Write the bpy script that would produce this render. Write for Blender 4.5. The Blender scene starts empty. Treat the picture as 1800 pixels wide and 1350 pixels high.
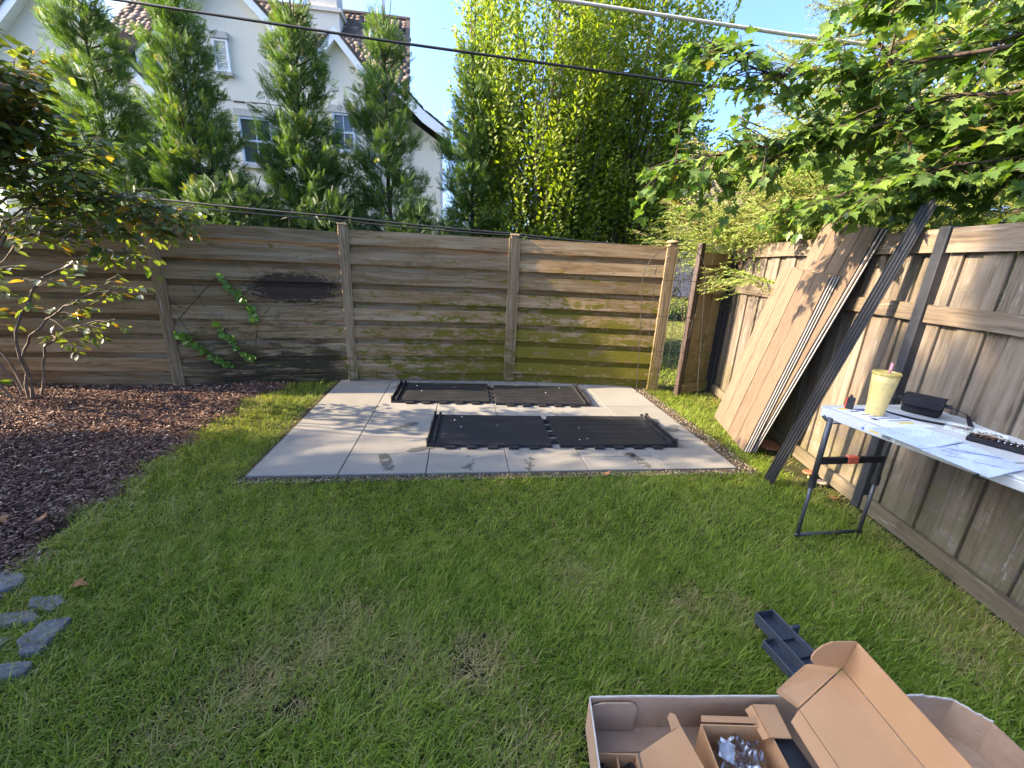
import bpy, bmesh, math, random
import numpy as np
from mathutils import Vector, Matrix

random.seed(7)
RNG = np.random.default_rng(11)
SC = bpy.context.scene
COL = SC.collection
R = math.radians

# ------------------------------------------------------------------ camera
PITCH, ROLL, CAM_H = R(16.782), R(2.693), 1.5
cp, sp_, cr, sr = math.cos(PITCH), math.sin(PITCH), math.cos(ROLL), math.sin(ROLL)
fwd = Vector((0, cp, -sp_)); right0 = Vector((1, 0, 0)); up0 = Vector((0, sp_, cp))
rv = cr * right0 + sr * up0
uv_ = -sr * right0 + cr * up0
cam = bpy.data.cameras.new("camera")
cam.sensor_width = 36.0
cam.lens = 717.58 / 1800 * 36.0
cam.clip_start, cam.clip_end = 0.02, 400
camo = bpy.data.objects.new("camera", cam)
COL.objects.link(camo)
M3 = Matrix((rv, uv_, -fwd)).transposed()
camo.matrix_world = Matrix.Translation((0, 0, CAM_H)) @ M3.to_4x4()
SC.camera = camo

# ------------------------------------------------------------------ sky, sun, exposure
SUN_EL, SUN_B = R(27), R(4.0)
sun_dir = Vector((math.cos(SUN_EL) * math.cos(SUN_B), math.cos(SUN_EL) * math.sin(SUN_B), -math.sin(SUN_EL)))
world = bpy.data.worlds.new("World")
SC.world = world
world.use_nodes = True
wn = world.node_tree
wn.nodes.clear()
sky = wn.nodes.new("ShaderNodeTexSky")
sky.sky_type = 'NISHITA'
sky.sun_disc = False
sky.sun_elevation = SUN_EL
sky.sun_rotation = math.atan2(-sun_dir.x, -sun_dir.y)
sky.altitude = 0
sky.air_density = 0.65
sky.dust_density = 5.0
sky.ozone_density = 6.5
bg = wn.nodes.new("ShaderNodeBackground")
bg.inputs[1].default_value = 0.15
wo = wn.nodes.new("ShaderNodeOutputWorld")
wn.links.new(sky.outputs[0], bg.inputs[0])
wn.links.new(bg.outputs[0], wo.inputs[0])
sl = bpy.data.lights.new("sun", 'SUN')
sl.energy = 4.0
sl.angle = R(0.53)
sl.color = (1.0, 0.80, 0.54)
so = bpy.data.objects.new("sun", sl)
COL.objects.link(so)
so.rotation_euler = sun_dir.to_track_quat('-Z', 'Y').to_euler()
SC.view_settings.view_transform = 'Standard'
SC.view_settings.look = 'None'
SC.view_settings.gamma = 1.0
SC.view_settings.use_curve_mapping = False
SC.view_settings.exposure = 2.6
SC.render.engine = 'CYCLES'
SC.cycles.use_denoising = True
SC.cycles.max_bounces = 8
SC.cycles.transparent_max_bounces = 12
SC.cycles.sample_clamp_indirect = 6.0


# ------------------------------------------------------------------ helpers: objects
class MB:
    """collects shapes into one mesh"""
    def __init__(self):
        self.v, self.f = [], []

    def add(self, vs, fs, xf=None):
        o = len(self.v)
        self.v += [tuple(xf @ Vector(p)) if xf is not None else tuple(p) for p in vs]
        self.f += [tuple(i + o for i in f) for f in fs]
        return self

    def box(self, c, s, xf=None, taper=1.0):
        x, y, z = c
        a, b, h = s[0] / 2, s[1] / 2, s[2] / 2
        t = taper
        vs = [(x - a, y - b, z - h), (x + a, y - b, z - h), (x + a, y + b, z - h), (x - a, y + b, z - h),
              (x - a * t, y - b * t, z + h), (x + a * t, y - b * t, z + h), (x + a * t, y + b * t, z + h), (x - a * t, y + b * t, z + h)]
        fs = [(3, 2, 1, 0), (4, 5, 6, 7), (0, 1, 5, 4), (1, 2, 6, 5), (2, 3, 7, 6), (3, 0, 4, 7)]
        return self.add(vs, fs, xf)

    def prism(self, pts, vec, xf=None):
        n = len(pts)
        w = Vector(vec)
        vs = [Vector(p) for p in pts] + [Vector(p) + w for p in pts]
        fs = [tuple(range(n - 1, -1, -1)), tuple(range(n, 2 * n))] + [(i, (i + 1) % n, n + (i + 1) % n, n + i) for i in range(n)]
        return self.add(vs, fs, xf)

    def sheet(self, pts, t, xf=None):
        p = [Vector(q) for q in pts]
        nn = Vector((0, 0, 0))
        for i in range(len(p)):
            a, b = p[i], p[(i + 1) % len(p)]
            nn += a.cross(b)
        nn.normalize()
        return self.prism([q - nn * t / 2 for q in p], nn * t, xf)

    def tube(self, pts, r, n=6, xf=None, cap=True):
        pts = [Vector(p) for p in pts]
        rs = r if isinstance(r, (list, tuple)) else [r] * len(pts)
        vs, fs = [], []
        ref = None
        for i, p in enumerate(pts):
            d = (pts[min(i + 1, len(pts) - 1)] - pts[max(i - 1, 0)]).normalized()
            if ref is None:
                ref = Vector((0, 0, 1)) if abs(d.z) < 0.9 else Vector((1, 0, 0))
            a = d.cross(ref).normalized()
            b = a.cross(d).normalized()
            ref = b
            for k in range(n):
                t = 2 * math.pi * k / n
                vs.append(p + (a * math.cos(t) + b * math.sin(t)) * rs[i])
        m = len(pts)
        for i in range(m - 1):
            for k in range(n):
                fs.append((i * n + k, i * n + (k + 1) % n, (i + 1) * n + (k + 1) % n, (i + 1) * n + k))
        if cap:
            fs.append(tuple(range(n - 1, -1, -1)))
            fs.append(tuple(range((m - 1) * n, m * n)))
        return self.add(vs, fs, xf)

    def lathe(self, prof, n=24, c=(0, 0, 0), xf=None):
        vs, fs = [], []
        for (r, z) in prof:
            for k in range(n):
                t = 2 * math.pi * k / n
                vs.append((c[0] + r * math.cos(t), c[1] + r * math.sin(t), c[2] + z))
        for i in range(len(prof) - 1):
            for k in range(n):
                fs.append((i * n + k, i * n + (k + 1) % n, (i + 1) * n + (k + 1) % n, (i + 1) * n + k))
        fs.append(tuple(range(n - 1, -1, -1)))
        fs.append(tuple(range((len(prof) - 1) * n, len(prof) * n)))
        return self.add(vs, fs, xf)

    def build(self, name, mat, parent=None, bevel=0.0, smooth=False, segs=1):
        me = bpy.data.meshes.new(name)
        me.from_pydata(self.v, [], self.f)
        if bevel > 0:
            bm = bmesh.new()
            bm.from_mesh(me)
            es = [e for e in bm.edges if len(e.link_faces) == 2 and e.calc_face_angle(0) > 0.6]
            bmesh.ops.bevel(bm, geom=es, offset=bevel, segments=segs, affect='EDGES', profile=0.6)
            bm.to_mesh(me)
            bm.free()
        me.materials.append(mat)
        if smooth:
            me.polygons.foreach_set("use_smooth", [True] * len(me.polygons))
        me.update()
        o = bpy.data.objects.new(name, me)
        COL.objects.link(o)
        if parent is not None:
            o.parent = parent
        return o


def tag(o, label=None, cat=None, group=None, kind=None):
    if label: o["label"] = label
    if cat: o["category"] = cat
    if group: o["group"] = group
    if kind: o["kind"] = kind
    return o


def thing(name, label, cat, loc=(0, 0, 0), rz=0.0, group=None, mat3=None):
    o = bpy.data.objects.new(name, None)
    o.empty_display_size = 0.1
    COL.objects.link(o)
    if mat3 is not None:
        o.matrix_world = Matrix.Translation(loc) @ mat3.to_4x4()
    else:
        o.location = loc
        o.rotation_euler = (0, 0, rz)
    return tag(o, label, cat, group)


def copy_tree(o, parent=None):
    c = o.copy()
    COL.objects.link(c)
    if parent is not None:
        c.parent = parent
    for ch in list(o.children):
        copy_tree(ch, c)
    return c


def tri_mesh(name, V, F, mat, parent=None, attrs=None, smooth=False):
    """V (n,3) float, F (m,k) int -> mesh object"""
    me = bpy.data.meshes.new(name)
    V = np.ascontiguousarray(V, np.float32)
    F = np.ascontiguousarray(F, np.int32)
    m, k = F.shape
    me.vertices.add(len(V))
    me.vertices.foreach_set("co", V.ravel())
    me.loops.add(m * k)
    me.loops.foreach_set("vertex_index", F.ravel())
    me.polygons.add(m)
    me.polygons.foreach_set("loop_start", np.arange(0, m * k, k, dtype=np.int32))
    if smooth:
        me.polygons.foreach_set("use_smooth", np.ones(m, bool))
    for an, av in (attrs or {}).items():
        at = me.attributes.new(an, 'FLOAT', 'POINT')
        at.data.foreach_set("value", np.ascontiguousarray(av, np.float32))
    me.update(calc_edges=True)
    me.materials.append(mat)
    o = bpy.data.objects.new(name, me)
    COL.objects.link(o)
    if parent is not None:
        o.parent = parent
    return o


def unit(a):
    return a / np.maximum(np.linalg.norm(a, axis=-1, keepdims=True), 1e-9)


def scatter(TV, TF, P, D, N, S):
    """place template (along +Y, facing +Z) at P with direction D, facing N, size S"""
    P, D, N = np.asarray(P, float), unit(np.asarray(D, float)), np.asarray(N, float)
    X = unit(np.cross(D, N))
    Z = np.cross(X, D)
    S = np.asarray(S, float)
    if S.ndim == 1:
        S = np.stack([S, S, S], 1)
    TV = np.asarray(TV, float)
    out = (P[:, None, :] + X[:, None, :] * (TV[None, :, 0:1] * S[:, None, 0:1]) + D[:, None, :] * (TV[None, :, 1:2] * S[:, None, 1:2])
           + Z[:, None, :] * (TV[None, :, 2:3] * S[:, None, 2:3]))
    n, t = len(P), len(TV)
    F = (np.asarray(TF)[None] + (np.arange(n) * t)[:, None, None]).reshape(-1, len(TF[0]))
    return out.reshape(-1, 3), F


def foliage(name, T, P, D, N, S, tint, mat, parent):
    V, F = scatter(T[0], T[1], P, D, N, S)
    return tri_mesh(name, V, F, mat, parent, {"tint": np.repeat(tint, len(T[0]))})


# ------------------------------------------------------------------ helpers: materials
class NT:
    def __init__(self, name):
        self.m = bpy.data.materials.new(name)
        self.m.use_nodes = True
        self.t = self.m.node_tree
        self.t.nodes.clear()
        self.out = self.n("ShaderNodeOutputMaterial")

    def n(self, typ, **kw):
        nd = self.t.nodes.new(typ)
        for k, v in kw.items():
            setattr(nd, k, v)
        return nd

    def l(self, a, b):
        self.t.links.new(a, b)

    def set(self, sock, v):
        if hasattr(v, "is_linked") or hasattr(v, "links"):
            self.l(v, sock)
        else:
            if isinstance(v, (tuple, list)) and len(v) == 3 and sock.type == 'RGBA':
                v = (*v, 1)
            sock.default_value = v

    def noise(self, vec=None, scale=5, detail=4, rough=0.55, dist=0.0):
        nd = self.n("ShaderNodeTexNoise")
        nd.inputs["Scale"].default_value = scale
        nd.inputs["Detail"].default_value = detail
        nd.inputs["Roughness"].default_value = rough
        nd.inputs["Distortion"].default_value = dist
        if vec is not None: self.l(vec, nd.inputs["Vector"])
        return nd.outputs["Fac"]

    def ramp(self, fac, stops, interp='LINEAR'):
        nd = self.n("ShaderNodeValToRGB")
        cr_ = nd.color_ramp
        cr_.interpolation = interp
        while len(cr_.elements) < len(stops):
            cr_.elements.new(0.5)
        for e, (p, c) in zip(cr_.elements, stops):
            e.position = p
            e.color = (*c, 1) if len(c) == 3 else c
        self.set(nd.inputs[0], fac)
        return nd.outputs[0]

    def fr(self, fac, a, b):
        """map fac from [a,b] to [0,1], clamped"""
        nd = self.n("ShaderNodeMapRange")
        nd.inputs[1].default_value = a
        nd.inputs[2].default_value = b
        self.set(nd.inputs[0], fac)
        return nd.outputs[0]

    def math(self, op, a, b=0.0):
        nd = self.n("ShaderNodeMath", operation=op)
        self.set(nd.inputs[0], a)
        self.set(nd.inputs[1], b)
        return nd.outputs[0]

    def mix(self, fac, a, b, blend='MIX'):
        nd = self.n("ShaderNodeMix", data_type='RGBA', blend_type=blend)
        self.set(nd.inputs[0], fac)
        self.set(nd.inputs[6], a)
        self.set(nd.inputs[7], b)
        return nd.outputs[2]

    def coord(self, kind="Object"):
        return self.n("ShaderNodeTexCoord").outputs[kind]

    def pos(self):
        return self.n("ShaderNodeNewGeometry").outputs["Position"]

    def map(self, vec, scale=(1, 1, 1), loc=(0, 0, 0)):
        nd = self.n("ShaderNodeMapping")
        self.l(vec, nd.inputs["Vector"])
        nd.inputs["Scale"].default_value = scale
        nd.inputs["Location"].default_value = loc
        return nd.outputs[0]

    def rand_shift(self, vec, amt=37.0):
        oi = self.n("ShaderNodeObjectInfo").outputs["Random"]
        v = self.n("ShaderNodeVectorMath", operation='MULTIPLY_ADD')
        cx = self.n("ShaderNodeCombineXYZ")
        for i in range(3): self.l(oi, cx.inputs[i])
        self.l(cx.outputs[0], v.inputs[0])
        v.inputs[1].default_value = (amt, amt * 1.7, amt * 0.6)
        self.l(vec, v.inputs[2])
        return v.outputs[0], oi

    def sep(self, vec):
        nd = self.n("ShaderNodeSeparateXYZ")
        self.l(vec, nd.inputs[0])
        return nd.outputs

    def bump(self, h, strength=0.3, dist=0.01):
        nd = self.n("ShaderNodeBump")
        nd.inputs["Strength"].default_value = strength
        nd.inputs["Distance"].default_value = dist
        self.l(h, nd.inputs["Height"])
        return nd.outputs[0]

    def princ(self, col, rough=0.6, spec=0.4, metal=0.0, normal=None, **kw):
        p = self.n("ShaderNodeBsdfPrincipled")
        self.set(p.inputs["Base Color"], col)
        self.set(p.inputs["Roughness"], rough)
        p.inputs["Specular IOR Level"].default_value = spec
        p.inputs["Metallic"].default_value = metal
        if normal is not None: self.l(normal, p.inputs["Normal"])
        for k, v in kw.items():
            self.set(p.inputs[k], v)
        self.l(p.outputs[0], self.out.inputs[0])
        return p


def mat_plain(name, col, rough=0.55, spec=0.4, var=0.12, scale=30, bump=0.15, metal=0.0, bscale=None, dirt=None):
    t = NT(name)
    c, _ = t.rand_shift(t.coord())
    f = t.noise(c, scale, 5)
    lo = tuple(x * (1 - var) for x in col)
    hi = tuple(min(1, x * (1 + var)) for x in col)
    cc = t.ramp(f, [(0.3, lo), (0.7, hi)])
    if dirt:
        d = t.fr(t.noise(c, scale * 0.25, 6, 0.7), 0.5, 0.75)
        cc = t.mix(t.math('MULTIPLY', d, dirt[1]), cc, dirt[0])
    f2 = t.noise(c, bscale or scale * 4, 3)
    t.princ(cc, t.fr(f, -0.6 + 0.0, 1.6) if False else rough, spec, metal, t.bump(f2, bump, 0.004))
    return t.m


def mat_leaf(name, c0, c1, c2=None, trans=0.45, rough=0.45, spec=0.35, tcol=1.35):
    """tint attribute 0..1 mixes c0 -> c1 (-> c2 past 0.9); part of the light passes through"""
    t = NT(name)
    a = t.n("ShaderNodeAttribute", attribute_name="tint").outputs["Fac"]
    c0, c1 = tuple(x * 1.3 for x in c0), tuple(x * 1.3 for x in c1)
    stops = [(0.0, c0), (0.85, c1)]
    if c2: stops += [(0.93, c2)]
    col = t.ramp(a, stops)
    p = t.n("ShaderNodeBsdfPrincipled")
    t.l(col, p.inputs["Base Color"])
    p.inputs["Roughness"].default_value = rough
    p.inputs["Specular IOR Level"].default_value = spec
    tr = t.n("ShaderNodeBsdfTranslucent")
    tcn = t.mix(1.0, col, (tcol * 1.02, tcol * 1.1, tcol * 0.35), 'MULTIPLY')
    t.l(tcn, tr.inputs[0])
    mx = t.n("ShaderNodeMixShader")
    mx.inputs[0].default_value = trans
    t.l(p.outputs[0], mx.inputs[1])
    t.l(tr.outputs[0], mx.inputs[2])
    t.l(mx.outputs[0], t.out.inputs[0])
    return t.m


def mat_fence(name, axis, base, pale, moss, moss_z=(1.5, 0.1), moss_x=None, moss_amt=1.0, stain=None, streak=(0.5, 0.46, 0.42), streak_amt=0.5):
    t = NT(name)
    v, oi = t.rand_shift(t.coord())
    sc = (1.6, 34, 34) if axis == 'x' else (34, 34, 1.6)
    sc2 = (0.5, 7, 7) if axis == 'x' else (7, 7, 0.5)
    grain = t.noise(t.map(v, sc), 2.0, 6, 0.62, 0.4)
    broad = t.noise(t.map(v, sc2), 2.2, 4, 0.6, 0.6)
    g2 = t.noise(t.map(v, (5, 150, 150) if axis == 'x' else (150, 150, 5)), 2.0, 4, 0.6)
    grain = t.math('ADD', t.math('MULTIPLY', grain, 0.65), t.math('MULTIPLY', g2, 0.35))
    col = t.ramp(grain, [(0.36, tuple(x * 0.5 for x in base)), (0.5, base), (0.64, tuple(min(1, x * 1.4) for x in base))])
    kn = t.n("ShaderNodeTexVoronoi", feature='F1')
    kn.inputs['Scale'].default_value = 1.0
    t.l(t.map(v, (1.6, 9, 9) if axis == 'x' else (9, 9, 1.6)), kn.inputs['Vector'])
    col = t.mix(t.math('MULTIPLY', t.fr(kn.outputs['Distance'], 0.13, 0.06), 0.75), col, tuple(x * 0.35 for x in base))
    col = t.mix(t.fr(broad, 0.45, 0.62), col, pale)
    br = t.math('MULTIPLY_ADD', oi, 0.4)
    t.t.nodes[-1].inputs[2].default_value = 0.8
    g = t.n("ShaderNodeCombineXYZ")
    for i in range(3): t.l(br, g.inputs[i])
    col = t.mix(1.0, col, g.outputs[0], 'MULTIPLY')
    # weathered pale streaks with outlines of their own
    sk = t.noise(t.map(v, (1.2, 16, 16) if axis == 'x' else (18, 18, 1.5)), 2.0, 5, 0.7, 0.3)
    col = t.mix(t.math('MULTIPLY', t.fr(sk, 0.60, 0.68), streak_amt), col, streak)
    # algae: flaky patches, more of it on the damp low boards
    P = t.pos()
    zz = t.sep(P)
    zf = t.fr(zz[2], moss_z[0], moss_z[1])
    if moss_x:
        zf = t.math('MULTIPLY', zf, t.fr(zz[0], moss_x[0], moss_x[1]))
    m1 = t.noise(t.map(P, (2.2, 2.2, 6.0)), 2.0, 8, 0.72, 0.3)
    m2 = t.noise(t.map(P, (6, 6, 16)), 2.6, 6, 0.7)
    thr = t.math('ADD', m1, t.math('MULTIPLY', zf, 0.27))
    fl = t.fr(t.math('ADD', thr, t.math('MULTIPLY', t.math('SUBTRACT', m2, 0.5), 0.55)), 0.62, 0.70)
    fl = t.math('MULTIPLY', fl, moss_amt)
    mc = t.mix(m2, tuple(x * 0.6 for x in moss), tuple(x * 1.3 for x in moss))
    col = t.mix(fl, col, mc)
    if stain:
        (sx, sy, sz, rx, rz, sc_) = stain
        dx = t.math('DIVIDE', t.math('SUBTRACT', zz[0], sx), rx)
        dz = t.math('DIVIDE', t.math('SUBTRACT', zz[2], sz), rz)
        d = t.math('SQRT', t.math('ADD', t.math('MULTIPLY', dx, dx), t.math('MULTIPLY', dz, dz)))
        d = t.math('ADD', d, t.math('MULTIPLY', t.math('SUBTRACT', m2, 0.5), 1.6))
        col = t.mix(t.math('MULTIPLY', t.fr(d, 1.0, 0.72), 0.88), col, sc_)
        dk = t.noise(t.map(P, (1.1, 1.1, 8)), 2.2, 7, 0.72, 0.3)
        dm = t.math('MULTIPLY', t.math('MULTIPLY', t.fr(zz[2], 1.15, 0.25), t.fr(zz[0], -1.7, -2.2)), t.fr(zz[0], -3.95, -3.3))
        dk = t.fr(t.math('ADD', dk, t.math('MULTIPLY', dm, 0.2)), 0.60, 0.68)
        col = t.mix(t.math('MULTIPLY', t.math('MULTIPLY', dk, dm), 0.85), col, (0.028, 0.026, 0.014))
    h = t.math('ADD', grain, t.math('MULTIPLY', fl, 0.4))
    t.princ(col, 0.85, 0.2, 0, t.bump(h, 0.55, 0.006))
    return t.m

# ------------------------------------------------------------------ ground, lawn, mulch bed
def smooth_noise(x, y, s=1.0, seed=0):
    r = np.random.default_rng(seed)
    o = 0
    for k in range(7):
        fx, fy = r.normal(0, 1, 2) * s * (1 + 0.45 * k)
        o = o + np.sin(x * fx + y * fy + r.uniform(0, 6.3)) / (1 + 0.35 * k)
    return o / 3.2


def grid_obj(name, x0, x1, y0, y1, z, nx, ny, mat, zf=None):
    xs, ys = np.meshgrid(np.linspace(x0, x1, nx), np.linspace(y0, y1, ny))
    zz = np.full_like(xs, z) if zf is None else z + zf(xs, ys)
    V = np.stack([xs.ravel(), ys.ravel(), zz.ravel()], 1)
    i = np.arange((ny - 1) * nx).reshape(ny - 1, nx)[:, :-1].ravel()
    F = np.stack([i, i + 1, i + nx + 1, i + nx], 1)
    return tri_mesh(name, V, F, mat)


t = NT("soil_far")
f = t.noise(t.pos(), 1.5, 6)
t.princ(t.ramp(f, [(0.3, (0.03, 0.045, 0.014)), (0.7, (0.05, 0.06, 0.02))]), 0.95, 0.1)
M_GROUND = t.m
tag(grid_obj("ground", -160, 160, -60, 300, -0.036, 2, 2, M_GROUND), kind="structure")

t = NT("thatch_soil")
f = t.noise(t.pos(), 9, 8, 0.7)
f2 = t.noise(t.pos(), 90, 4, 0.7)
c = t.ramp(f2, [(0.3, (0.016, 0.02, 0.007)), (0.7, (0.055, 0.055, 0.02))])
c = t.mix(t.fr(f, 0.5, 0.68), c, (0.09, 0.07, 0.035))
t.princ(c, 0.95, 0.1, 0, t.bump(f2, 0.8, 0.01))
M_THATCH = t.m

MY = [0.3, 1.0, 1.35, 1.6, 1.72, 2.06, 2.46, 3.13, 4.09, 4.63, 5.3]
MX = [-2.25, -2.3, -2.36, -2.42, -2.45, -2.54, -2.60, -2.70, -2.84, -2.72, -2.6]


def mulch_edge(y):
    return np.interp(y, MY, MX) + 0.05 * np.sin(y * 9.0) + 0.03 * np.sin(y * 23 + 1)


# lawn sheet as strips from the mulch edge to past the right fence
ys = np.linspace(0.2, 5.3, 60)
V, F = [], []
for k, y in enumerate(ys):
    V += [(float(mulch_edge(y)), y, -0.030), (4.0, y, -0.030)]
    if k: F.append((2 * k - 2, 2 * k - 1, 2 * k + 1, 2 * k))
tag(tri_mesh("lawn", V, F, M_THATCH), kind="structure")

t = NT("mulch_soil")
f = t.noise(t.pos(), 60, 6, 0.7)
c = t.ramp(f, [(0.3, (0.018, 0.010, 0.007)), (0.7, (0.075, 0.042, 0.03))])
t.princ(c, 0.95, 0.1, 0, t.bump(f, 0.8, 0.02))
V, F = [], []
for k, y in enumerate(np.linspace(0.2, 5.3, 60)):
    V += [(-8.5, y, -0.026), (float(mulch_edge(y)) + 0.08, y, -0.026)]
    if k: F.append((2 * k - 2, 2 * k - 1, 2 * k + 1, 2 * k))
tag(tri_mesh("mulch_bed", V, F, t.m), kind="structure")


# wood chips
def mulch_chips(n):
    x = RNG.uniform(-5.9, -1.9, n)
    y = RNG.uniform(1.2, 4.9, n)
    keep = (x < mulch_edge(y) + 0.10 * RNG.random(n)) & (y < 4.95) & (np.abs(x) < 1.42 * y + 0.7)
    x, y = x[keep], y[keep]
    n = len(x)
    L = RNG.uniform(0.012, 0.036, n) * np.where(RNG.random(n) < 0.08, 1.9, 1)
    S = np.stack([RNG.uniform(0.003, 0.010, n), L, RNG.uniform(0.003, 0.008, n)], 1)
    a = RNG.uniform(0, 6.28, n)
    D = np.stack([np.cos(a), np.sin(a), RNG.normal(0, 0.28, n)], 1)
    N = np.stack([RNG.normal(0, 0.35, n), RNG.normal(0, 0.35, n), np.ones(n)], 1)
    P = np.stack([x, y, -0.022 + RNG.random(n) ** 2 * 0.03 + 0.012 * smooth_noise(x, y, 3, 4)], 1)
    TV = [(-.5, -.5, 0), (.5, -.5, 0), (.45, .5, .1), (-.35, .5, 0), (-.4, -.4, 1), (.45, -.45, .9), (.35, .42, .8), (-.3, .46, 1)]
    TF = [(0, 4, 7, 3), (1, 2, 6, 5), (4, 5, 6, 7)]
    V, F = scatter(TV, TF, P, D, N, S)
    return V, F, np.repeat(np.clip(RNG.normal(0.45, 0.25, n), 0, 1), 8)


t = NT("wood_chips")
a = t.n("ShaderNodeAttribute", attribute_name="tint").outputs["Fac"]
t.princ(t.ramp(a, [(0, (0.035, 0.019, 0.013)), (0.45, (0.14, 0.075, 0.054)), (0.8, (0.30, 0.19, 0.135)), (1, (0.48, 0.37, 0.26))]), 0.85, 0.2)
V, F, tt = mulch_chips(80000)
tag(tri_mesh("mulch", V, F, t.m, None, {"tint": tt}), kind="stuff")

# ------------------------------------------------------------------ patio: slabs laid in six staggered columns
PA = R(7.4)
PO = Vector((-1.808, 2.483, 0))


def pad_xy(u, v, z=0.0):
    return (PO.x + u * math.cos(PA) - v * math.sin(PA), PO.y + u * math.sin(PA) + v * math.cos(PA), z)


t = NT("bluestone_slab")
v, oi = t.rand_shift(t.coord())
f = t.noise(v, 3.0, 8, 0.65)
f2 = t.noise(v, 45, 4, 0.7)
f3 = t.noise(t.map(v, (1, 3, 1)), 5, 5, 0.7, 0.6)
c = t.ramp(f, [(0.3, (0.165, 0.156, 0.138)), (0.7, (0.22, 0.208, 0.184))])
c = t.mix(t.math('MULTIPLY', t.fr(f3, 0.55, 0.72), 0.45), c, (0.21, 0.195, 0.17))
c = t.mix(t.math('MULTIPLY', t.fr(t.noise(v, 11, 5, 0.7), 0.62, 0.75), 0.35), c, (0.24, 0.2, 0.16))
c = t.mix(t.math('MULTIPLY', f2, 0.35), c, (0.2, 0.19, 0.17))
c = t.mix(t.math('MULTIPLY', t.fr(t.noise(v, 150, 2, 0.5), 0.62, 0.7), 0.5), c, (0.14, 0.125, 0.105))
g = t.n("ShaderNodeCombineXYZ")
b_ = t.math('MULTIPLY_ADD', oi, 0.16)
t.t.nodes[-1].inputs[2].default_value = 0.92
for i in range(3): t.l(b_, g.inputs[i])
c = t.mix(1.0, c, g.outputs[0], 'MULTIPLY')
t.princ(c, 0.75, 0.3, 0, t.bump(f2, 0.25, 0.003))
M_SLAB = t.m
patio = thing("patio", None, None, PO, PA)
tag(patio, kind="structure")
W_, D_ = 3.67, 2.37
joints = [[.89, 1.80], [.31, 1.22, 2.13], [.60, 1.51], [.48, 1.39, 2.30], [.22, 1.13, 2.04], [.52, 1.43]]
for ci in range(6):
    u0, u1 = ci * W_ / 6, (ci + 1) * W_ / 6
    bs = [0] + joints[ci] + [D_]
    for r_ in range(len(bs) - 1):
        v0, v1 = bs[r_], bs[r_ + 1]
        m = MB()
        m.box((0, 0, -0.022), (u1 - u0 - 0.0055, v1 - v0 - 0.0055, 0.044))
        o = m.build("slab", M_SLAB, patio, bevel=0.003)
        o.location = ((u0 + u1) / 2, (v0 + v1) / 2, random.uniform(-0.0015, 0.001))
        o.rotation_euler = (random.uniform(-.0012, .0012), random.uniform(-.0012, .0012), 0)

t = NT("edging_soil")
f = t.noise(t.pos(), 70, 6, 0.75)
t.princ(t.ramp(f, [(0.35, (0.02, 0.015, 0.010)), (0.7, (0.12, 0.09, 0.06))]), 0.95, 0.1, 0, t.bump(f, 0.9, 0.02))
M_EDGE = t.m
m = MB()
m.box((W_ / 2 + 0.05, D_ / 2, -0.031), (W_ + 0.26, D_ + 0.16, 0.03))
o = m.build("soil_edging", M_EDGE)
o.location, o.rotation_euler = PO, (0, 0, PA)
tag(o, kind="structure")
# crushed stone along the pad's edges
n = 2600
s_ = RNG.random(n)
front = RNG.random(n) < 0.6
u = np.where(front, RNG.uniform(-0.03, W_ + 0.1, n), W_ + 0.01 + RNG.random(n) * 0.15)
v = np.where(front, -0.005 - RNG.random(n) * 0.07, RNG.uniform(0, D_ - 0.1, n))
X = PO.x + u * math.cos(PA) - v * math.sin(PA)
Y = PO.y + u * math.sin(PA) + v * math.cos(PA)
P = np.stack([X, Y, np.full(n, -0.014)], 1)
OV = [(0, -1, 0), (0.8, 0, -.1), (0, 1, .1), (-.8, 0, 0), (0.1, 0, .7), (0, 0, -.6)]
OF = [(0, 1, 4), (1, 2, 4), (2, 3, 4), (3, 0, 4), (1, 0, 5), (2, 1, 5), (3, 2, 5), (0, 3, 5)]
V, F = scatter(OV, OF, P, RNG.normal(0, 1, (n, 3)) * (1, 1, .2), RNG.normal(0, .3, (n, 3)) + (0, 0, 1), RNG.uniform(0.003, 0.009, n))
t = NT("crushed_stone")
a = t.n("ShaderNodeAttribute", attribute_name="tint").outputs["Fac"]
t.princ(t.ramp(a, [(0, (0.06, 0.045, 0.03)), (0.6, (0.2, 0.16, 0.12)), (1, (0.42, 0.36, 0.28))]), 0.85, 0.2)
tag(tri_mesh("gravel", V, F, t.m, None, {"tint": np.repeat(RNG.random(n), 6)}), kind="stuff")

# damp footprints pressed on the slabs
M_PRINT = mat_plain("damp_print", (0.095, 0.09, 0.075), 0.5, 0.4, 0.25, 60, 0.1)


def footprint(u, v, ang, L=0.27, heel=True, fade=0.25):
    m = MB()
    Wd = 0.095
    rows = 11
    for i in range(rows):
        s = i / (rows - 1)
        w = Wd * (0.62 + 0.38 * math.sin(min(1, s * 1.25 + 0.1) * math.pi * 0.8)) * (0.75 if 0.3 < s < 0.5 else 1)
        if s > 0.92 or s < 0.05: w *= 0.7
        k = 4
        for j in range(k):
            if random.random() < fade: continue
            x0 = -w / 2 + j * w / k
            dx, dy = w / k * 0.86, L / rows * 0.78
            y0 = s * L - L / 2
            pts = [(x0 + random.uniform(-.003, .003), y0 + random.uniform(-.004, .004), 0), (x0 + dx, y0 + random.uniform(-.004, .006), 0),
                   (x0 + dx + random.uniform(-.003, .003), y0 + dy, 0), (x0 + dx * .5, y0 + dy + random.uniform(0, .006), 0), (x0, y0 + dy, 0)]
            m.prism(pts, (0, 0, 0.0008))
    o = m.build("footprint", M_PRINT, patio)
    o.location = (u, v, 0.0018)
    o.rotation_euler = (0, 0, ang)


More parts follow.
